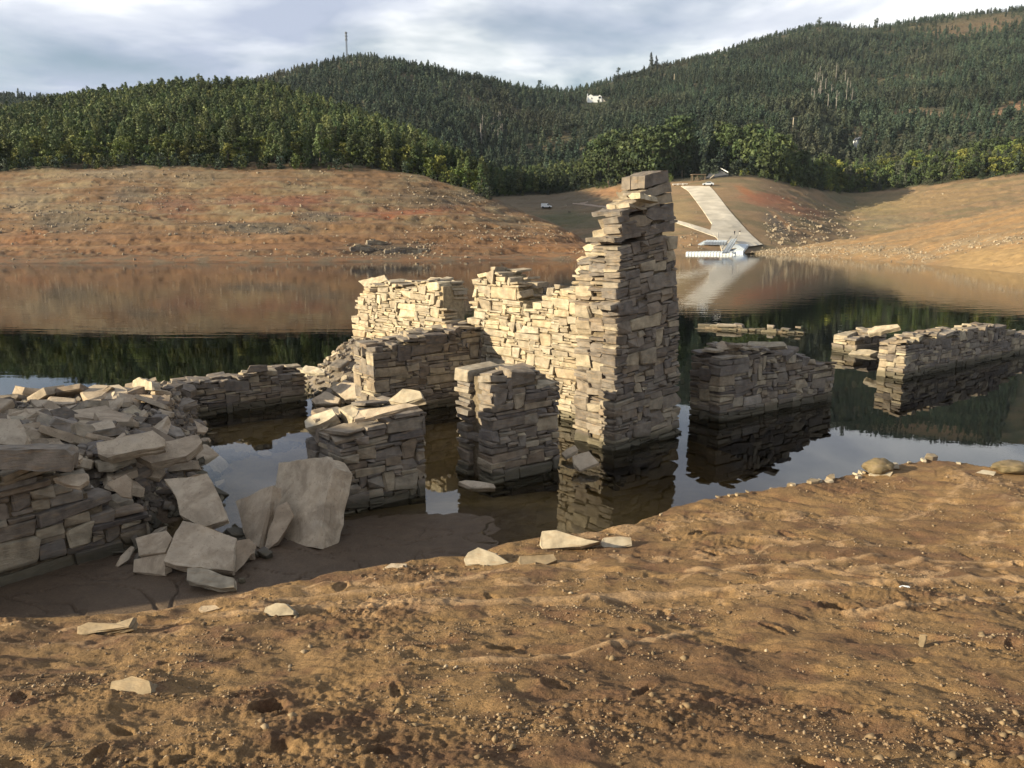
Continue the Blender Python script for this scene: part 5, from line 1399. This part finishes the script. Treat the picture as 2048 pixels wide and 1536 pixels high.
def trunk_geo(kind, seed):
    r = random.Random(seed); mb = MB()
    top = {'pine': .93, 'euca': .9, 'mimosa': .6, 'broad': .75}[kind]; rd = {'pine': .012, 'euca': .010, 'mimosa': .016, 'broad': .018}[kind]
    pts = [Vector((0, 0, -.05))]
    for k in range(1, 5): pts.append(Vector((r.gauss(0, .012), r.gauss(0, .012), top * k / 4)))
    for k in range(4): mb.tube(pts[k], pts[k + 1], rd * (1.15 - k * .26), rd * (1.15 - (k + 1) * .26) + .001, 6)
    for k in range(6):
        z = r.uniform(.3, .8) * top; a = r.uniform(0, 6.28); l_ = r.uniform(.08, .2)
        mb.tube((0, 0, z), (math.cos(a) * l_, math.sin(a) * l_, z + l_ * .7), rd * .4, rd * .12, 4)
    bmesh.ops.recalc_face_normals(mb.b, faces=mb.b.faces)
    me = bpy.data.meshes.new('trunk'); mb.b.to_mesh(me); mb.b.free(); me.materials.append(M_BARK)
    return me
LEAF = {'pine': M_PINE, 'euca': M_PINE, 'mimosa': M_MIMOSA, 'broad': M_BROAD}
CROWN = {}; TRUNK = {}
for kd in LEAF:
    CROWN[kd] = []; TRUNK[kd] = []
    for k in range(4):
        V, Fc, T = crown_mesh(kd, 10 * k + len(kd), 1100)
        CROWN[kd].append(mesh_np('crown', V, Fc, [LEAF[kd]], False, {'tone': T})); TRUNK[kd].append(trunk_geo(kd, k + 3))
PROTO = bpy.data.collections.new('tree_shapes')       # shapes the distant wood is made of
PIDX = {}
def proto(key, kind, seed, nf, mat):
    V, Fc, T = crown_mesh(kind, seed, nf)
    tv = np.array([(-.008, -.005, 0), (.008, -.005, 0), (0, .009, 0), (0, 0, .9)])
    V2 = np.concatenate([V, tv]); n0 = len(V)
    F2 = np.concatenate([Fc, np.array([(n0, n0 + 1, n0 + 3), (n0 + 1, n0 + 2, n0 + 3), (n0 + 2, n0, n0 + 3)])])
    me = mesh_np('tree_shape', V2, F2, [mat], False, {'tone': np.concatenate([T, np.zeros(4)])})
    i = len(PIDX); PIDX[key] = i
    PROTO.objects.link(bpy.data.objects.new('tree_shape_%02d' % i, me))
for k in range(3):
    proto(('pine', k), 'pine', 50 + k, 260, M_FARPINE)
for k in range(2): proto(('euca', k), 'euca', 60 + k, 220, M_FARPINE)
for k in range(2): proto(('mid', k), 'pine', 80 + k, 420, M_PINE)
for k in range(2): proto(('mideuca', k), 'euca', 84 + k, 380, M_PINE)
for k in range(2): proto(('mimosa', k), 'mimosa', 70 + k, 420, M_MIMOSA)
for k in range(2): proto(('bush', k), 'mimosa', 74 + k, 240, M_FARPINE)
for k in range(2): proto(('midbroad', k), 'mimosa', 78 + k, 380, M_BROAD)
def forest(name, pts, sc, rz, pi, label):
    me = mesh_np(name, pts, np.zeros((0, 3), int), [], False, {'sc': sc, 'rz': rz, 'pi': pi})
    o = tag(mobj(name, me), label, 'trees', kind='stuff')
    ng = bpy.data.node_groups.new(name + '_nodes', 'GeometryNodeTree')
    ng.interface.new_socket('Geometry', in_out='INPUT', socket_type='NodeSocketGeometry')
    ng.interface.new_socket('Geometry', in_out='OUTPUT', socket_type='NodeSocketGeometry')
    n = ng.nodes; l_ = ng.links
    gi, go = n.new('NodeGroupInput'), n.new('NodeGroupOutput')
    ci = n.new('GeometryNodeCollectionInfo'); ci.inputs['Collection'].default_value = PROTO; ci.inputs['Separate Children'].default_value = True; ci.inputs['Reset Children'].default_value = True
    ip = n.new('GeometryNodeInstanceOnPoints'); ip.inputs['Pick Instance'].default_value = True
    def named(nm, typ='FLOAT'):
        a = n.new('GeometryNodeInputNamedAttribute'); a.data_type = typ; a.inputs['Name'].default_value = nm; return a.outputs['Attribute']
    cx = n.new('ShaderNodeCombineXYZ'); l_.new(named('rz'), cx.inputs[2])
    f2i = n.new('FunctionNodeFloatToInt'); l_.new(named('pi'), f2i.inputs[0])
    l_.new(gi.outputs[0], ip.inputs['Points']); l_.new(ci.outputs[0], ip.inputs['Instance']); l_.new(f2i.outputs[0], ip.inputs['Instance Index'])
    l_.new(cx.outputs[0], ip.inputs['Rotation']); l_.new(named('sc'), ip.inputs['Scale']); l_.new(ip.outputs[0], go.inputs[0])
    m = o.modifiers.new('trees', 'NODES'); m.node_group = ng
    return o
def sample_sheet(G, wt, n, seed):
    r = np.random.RandomState(seed)
    a = G[:-1, :-1]; b_ = G[1:, 1:]; c_ = G[:-1, 1:]; d = G[1:, :-1]
    e1 = (b_ - a)[..., :2]; e2 = (d - c_)[..., :2]
    area = .5 * np.abs(e1[..., 0] * e2[..., 1] - e1[..., 1] * e2[..., 0])
    p_ = (area * wt[:-1, :-1]).ravel(); p_ = p_ / p_.sum()
    ix = r.choice(p_.size, n, p=p_); u, v = r.rand(n), r.rand(n)
    j, i = np.unravel_index(ix, area.shape)
    q = G[j, i] * ((1 - u) * (1 - v))[:, None] + G[j, i + 1] * (u * (1 - v))[:, None] + G[j + 1, i] * ((1 - u) * v)[:, None] + G[j + 1, i + 1] * (u * v)[:, None]
    return q, j, i
def pix(q):
    x, y, z = q[:, 0], q[:, 1], q[:, 2] - EYE
    dep = y * CP - z * SP; up = y * SP + z * CP
    return 1024 + F * x / dep, 768 - F * up / dep
TREES = []          # (x, y, z, height, kind, region)
# the wood on the left headland
P, Vv, py, Y, _ = SA.grid()
q, j, i = sample_sheet(GA, sstep(.555, .575, Vv) * sstep(.94, .92, Vv) * sstep(985, 940, P), 4600, 601)
vA = Vv[j, i]; rr = np.random.RandomState(602); uA, _ = pix(q)
cl = noise2(q[:, 0] * .05, q[:, 1] * .05, 9)
for k in range(len(q)):
    edge = vA[k] < .62
    u = rr.rand()
    pm = (.55 if edge else .12) * (1.2 if uA[k] < 420 else .8) + .5 * cl[k]
    if u < pm: kd, h_ = 'mimosa', rr.uniform(2.8, 6.4)
    elif u < .72: kd, h_ = 'pine', rr.uniform(5.2, 8.6)
    else: kd, h_ = 'euca', rr.uniform(5.5, 9)
    TREES.append((q[k, 0], q[k, 1], q[k, 2], h_, kd, 'A'))
# tall broad trees by the ramp and the treeline to the right
r = random.Random(620)
def hz(x, y):
    z = drop(x, y, 'hills') if y > 262 else 0
    return max(z, drop(x, y, 'valley_bank'))
for px in range(1190, 1378, 9):
    for row in range(3):
        p0 = hit(px + r.uniform(-4, 4), float(np.interp(px, [1190, 1300, 1378], [372, 362, 352])), ('valley_bank', 'hills'))
        if p0 is None: continue
        y = p0.y + row * 7 + r.uniform(0, 5); x = p0.x * y / p0.y
        TREES.append((x, y, hz(x, y), r.uniform(13, 17.5) + row * 2.2, 'broad', 'R'))
for px in range(1436, 1580, 8):
    for row in range(3):
        p0 = hit(px + r.uniform(-4, 4), float(np.interp(px, [1436, 1500, 1580], [341, 347, 366])), ('valley_bank', 'hills'))
        if p0 is None: continue
        y = p0.y + row * 7 + r.uniform(0, 5); x = p0.x * y / p0.y
        if px < 1462 and row == 0: continue
        TREES.append((x, y, hz(x, y), r.uniform(10, 14) + row * 2, 'broad' if r.random() < .75 else 'euca', 'R'))
for px in range(1580, 2080, 7):
    for row in range(3):
        p0 = hit(px + r.uniform(-4, 4), float(np.interp(px, [1580, 1620, 1690, 1790, 1850, 1950, 2048, 2080], [366, 376, 384, 376, 368, 356, 345, 341])), ('valley_bank', 'hills'))
        if p0 is None: continue
        y = p0.y + row * 8 + r.uniform(0, 6); x = p0.x * y / p0.y
        TREES.append((x, y, hz(x, y), r.uniform(4, 9.5) + row * 1.7, r.choice(('broad', 'mimosa', 'pine', 'broad')), 'T'))
for px in range(900, 1196, 7):
    for row in range(3):
        p0 = hit(px + r.uniform(-4, 4), float(np.interp(px, [900, 960, 1090, 1196], [392, 392, 388, 373])), ('valley_bank', 'hills'))
        if p0 is None: continue
        y = p0.y + row * 8 + r.uniform(0, 6); x = p0.x * y / p0.y
        TREES.append((x, y, hz(x, y), r.uniform(7, 10) + row * 1.5, r.choice(('broad', 'pine', 'euca', 'pine')), 'V'))
def shown(t_):
    u, v = to_px(t_[:3]); hpx = t_[3] / t_[1] * F
    if not (-20 < u < 2068): return 0
    return hpx * (1.15 if t_[5] == 'R' else 1.0)
# the trees that show most stand at the front of each wood
def front_bonus(t_):
    if t_[5] != 'A': return 0
    return 25 * max(0, 1 - (t_[1] - 168) / 25)
order = sorted(range(len(TREES)), key=lambda k: shown(TREES[k]) + front_bonus(TREES[k]), reverse=True)
LAB = {('A', 'mimosa'): ('yellow-green mimosa of the headland wood', 'mimosas of the headland wood'),
       ('A', 'pine'): ('young pointed pine of the headland wood', 'pines of the headland wood'),
       ('A', 'euca'): ('slender eucalyptus of the headland wood', 'eucalyptus of the headland wood'),
       ('R', 'broad'): ('tall broad-leaved tree behind the ramp head', 'tall trees behind the ramp'),
       ('R', 'euca'): ('slender tall tree behind the ramp head', 'tall trees behind the ramp'),
       ('T', 'broad'): ('dark broad-leaved tree along the treeline above the right bank', 'trees above the right bank'),
       ('T', 'mimosa'): ('low rounded tree along the treeline above the right bank', 'trees above the right bank'),
       ('T', 'pine'): ('pointed pine along the treeline above the right bank', 'trees above the right bank'),
       ('V', 'broad'): ('dark broad-leaved tree along the treeline behind the white van', 'trees behind the valley floor'),
       ('V', 'pine'): ('pointed pine along the treeline behind the white van', 'trees behind the valley floor'),
       ('V', 'euca'): ('slender tree along the treeline behind the white van', 'trees behind the valley floor')}
r = random.Random(640); rest_t = []; done = 0
NAME = {'mimosa': 'mimosa_tree', 'pine': 'pine_tree', 'euca': 'eucalyptus_tree', 'broad': 'broadleaf_tree'}
quota = {'A': 130, 'R': 70, 'T': 60, 'V': 40}
for k in order:
    x, y, z, h_, kd, reg = TREES[k]
    if quota[reg] > 0 and shown(TREES[k]) > 0:
        quota[reg] -= 1
        t = empty(NAME[kd], (x, y, z - .1)); t.rotation_euler.z = r.uniform(0, 6.28); t.scale = (h_ * r.uniform(.9, 1.2), h_ * r.uniform(.9, 1.2), h_)
        lb, gp = LAB[(reg, kd)]; u_ = to_px((x, y, z))[0]
        if reg == 'A': lb += ', ' + ('above the far left shore' if u_ < 250 else 'above the grey stony patch' if u_ < 480 else 'above the red soil patch' if u_ < 720 else 'where the headland slopes down')
        elif reg == 'R': lb += ', ' + ('left of the tall ruin wall' if u_ < 1290 else 'left of the shelter' if u_ < 1385 else 'right of the climbing road')
        elif reg == 'T': lb += ', ' + ('near the ramp' if u_ < 1700 else 'over the middle of the bay' if u_ < 1880 else 'by the right edge')
        elif reg == 'V': lb += ', ' + ('left of the van' if u_ < 1080 else 'right of the van')
        tag(t, lb, 'tree', gp)
        v_ = r.randrange(4)
        mobj('trunk', TRUNK[kd][v_], t); mobj('crown', CROWN[kd][v_], t)
    else: rest_t.append(k)
keymap = {'mimosa': 'mimosa', 'pine': 'mid', 'euca': 'mideuca', 'broad': 'midbroad'}
pts = np.array([TREES[k][:3] for k in rest_t]); sc = np.array([TREES[k][3] for k in rest_t])
forest('headland_wood', pts - np.array([0, 0, .1]), sc, np.array([r.uniform(0, 6.28) for _ in rest_t]), np.array([PIDX[(keymap[TREES[k][4]], r.randrange(2))] for k in rest_t], float), 'dense young wood covering the left headland behind its front trees')
# the far hills
P, Vv, py, Y, G = SD.grid()
na = fbm(G[..., 0] * .008, G[..., 1] * .008, 4, 161); nb = fbm(G[..., 0] * .04, G[..., 1] * .04, 4, 163)
G[..., 2] += (6 * na + 1.5 * nb) * sstep(.06, .2, Vv) * sstep(.9, .8, Vv)
wt = sstep(.055, .07, Vv) * sstep(.93, .90, Vv) * sstep(-60, -20, P) * sstep(2110, 2070, P) * (1 + 0 * P)
for cx, cy, rx, ry, a, kk in ((1960, 50, 130, 22, -.1, .9), (2025, 225, 50, 24, -.5, .97), (1830, 228, 80, 8, 0, .8), (60, 205, 60, 12, .1, .9), (1720, 60, 50, 12, 0, .6)):
    wt = wt * (1 - kk * splat(P, py, cx, cy, rx, ry, nb, a))
wt = wt * (.55 + .8 * np.clip(fbm(G[..., 0] * .015, G[..., 1] * .015, 3, 171) + .4, 0, 1))
q, j, i = sample_sheet(G, wt, 21000, 650)
u, v = pix(q)
keep = ~((np.abs(u - 1192) < 30) & (q[:, 1] > HY - 45) & (q[:, 1] < HY + 6)) & ~((np.abs(u - 1714) < 10) & (v > 285) & (v < 312))
q = q[keep]; u = u[keep]
rr = np.random.RandomState(651); n = len(q)
kk = rr.rand(n); vv = Vv[j, i][keep]
sc = np.where(vv > .8, rr.uniform(3, 7, n), rr.uniform(4.5, 10, n)) * np.where(kk > .8, .62, 1.0)
pi = np.where(kk < .55, rr.choice([PIDX[('pine', 0)], PIDX[('pine', 1)], PIDX[('pine', 2)]], n), np.where(kk < .8, rr.choice([PIDX[('euca', 0)], PIDX[('euca', 1)]], n), rr.choice([PIDX[('bush', 0)], PIDX[('bush', 1)]], n)))
forest('hill_forest', q - np.array([0, 0, .2]), sc, rr.rand(n) * 6.28, pi.astype(float), 'dark pine and eucalyptus forest covering the far hills')
# lone pines on the skyline
for k, (px, py_, hp, kd, lb) in enumerate([(38, 196, 22, 'pine', 'lone dark pine on the far left skyline'), (1302, 138, 34, 'pine', 'lone pine on the skyline above the tall ruin wall, left of two'), (1312, 134, 26, 'pine', 'lone pine on the skyline above the tall ruin wall, right of two'), (1080, 186, 24, 'broad', 'wind-bent tree on the saddle left of the white house'),
        (1112, 186, 16, 'broad', 'small tree on the saddle nearest the white house'), (1638, 52, 18, 'broad', 'flat-topped pine on the right hill summit'), (1752, 58, 20, 'broad', 'lone round tree on the right skyline'), (1236, 160, 26, 'mimosa', 'dark bushy tree on the ridge right of the white house')]):
    q = None
    while q is None and py_ < 240: q = hit(px, py_, ('hills',)); py_ += 2
    h_ = hp / F * q.y; t = tag(empty(NAME[kd], q), lb, 'tree', 'lone trees on the skyline'); t.scale = (h_, h_, h_)
    mobj('trunk', TRUNK[kd][k % 4], t); o = mobj('crown', CROWN[kd][k % 4], t); o.material_slots[0].link = 'OBJECT'; o.material_slots[0].material = M_FARPINE
# bleached dead trunks
r = random.Random(660)
def dead_tree(px, py, hp, label, group):
    q = hit(px, py, ('hills',))
    if q is None: return
    h_ = hp / F * q.y; t = tag(empty('dead_tree', q), label, 'tree', group)
    MB().tube((0, 0, -.5), (r.gauss(0, .2), 0, h_), .20, .07, 5).build('trunk', M_DEAD, t)
    mb = MB()
    for k in range(6):
        z = h_ * r.uniform(.45, .95); a = r.uniform(0, 6.28); l_ = r.uniform(.8, 1.9); mb.tube((0, 0, z), (math.cos(a) * l_, math.sin(a) * l_, z + l_ * .6), .07, .03, 4)
    mb.build('branches', M_DEAD, t)
for k in range(14): dead_tree(r.uniform(960, 1015), r.uniform(252, 290), r.uniform(22, 36), 'bleached dead trunk in the grey patch of the middle hillside', 'dead trees on the middle hillside')
for k in range(24): dead_tree(r.uniform(1615, 1722), r.uniform(170, 232), r.uniform(22, 40), 'bleached dead trunk in the grey patch of the right hillside', 'dead trees on the right hillside')
# low scrub along the foot of the woods
P, Vv, py, Y, _ = SA.grid()
q, j, i = sample_sheet(GA, sstep(.540, .552, Vv) * sstep(.61, .585, Vv) * sstep(1010, 960, P), 520, 671)
P2, V2, py2, Y2, GB2 = SB.grid()
q2, j, i = sample_sheet(GB2, sstep(.86, .88, V2) * sstep(.97, .93, V2) * np.where((P2 > 1345) & (P2 < 1470), 0, 1), 520, 672)
q2[:, 2] = [hz(a, b_) for a, b_ in q2[:, :2]]
q = np.concatenate([q, q2]); rr = np.random.RandomState(673); n = len(q)
forest('scrub', q - np.array([0, 0, .15]), rr.uniform(1.0, 3.2, n), rr.rand(n) * 6.28, rr.choice([PIDX[('mimosa', 0)], PIDX[('bush', 0)], PIDX[('bush', 1)], PIDX[('midbroad', 1)]], n).astype(float), 'low scrub along the foot of the woods')
# ------------------------------------------------------------------ air between us and the hills
M_HAZE = bpy.data.materials.new('haze'); M_HAZE.use_nodes = True
nt = M_HAZE.node_tree; nt.nodes.clear()
o_ = nd(nt, 'ShaderNodeOutputMaterial'); pv = nd(nt, 'ShaderNodeVolumePrincipled', Density=0.00005)
pv.inputs['Color'].default_value = (.74, .86, 1.0, 1); nt.links.new(pv.outputs[0], o_.inputs['Volume'])
x0, x1, y0, y1, z0, z1 = -1700, 1900, -90, 1400, -11, 330
V = [(x0, y0, z0), (x1, y0, z0), (x1, y1, z0), (x0, y1, z0), (x0, y0, z1), (x1, y0, z1), (x1, y1, z1), (x0, y1, z1)]
tag(mobj('haze', mesh_np('haze', V, [(3, 2, 1, 0), (4, 5, 6, 7), (0, 1, 5, 4), (1, 2, 6, 5), (2, 3, 7, 6), (3, 0, 4, 7)], [M_HAZE])), kind='stuff')
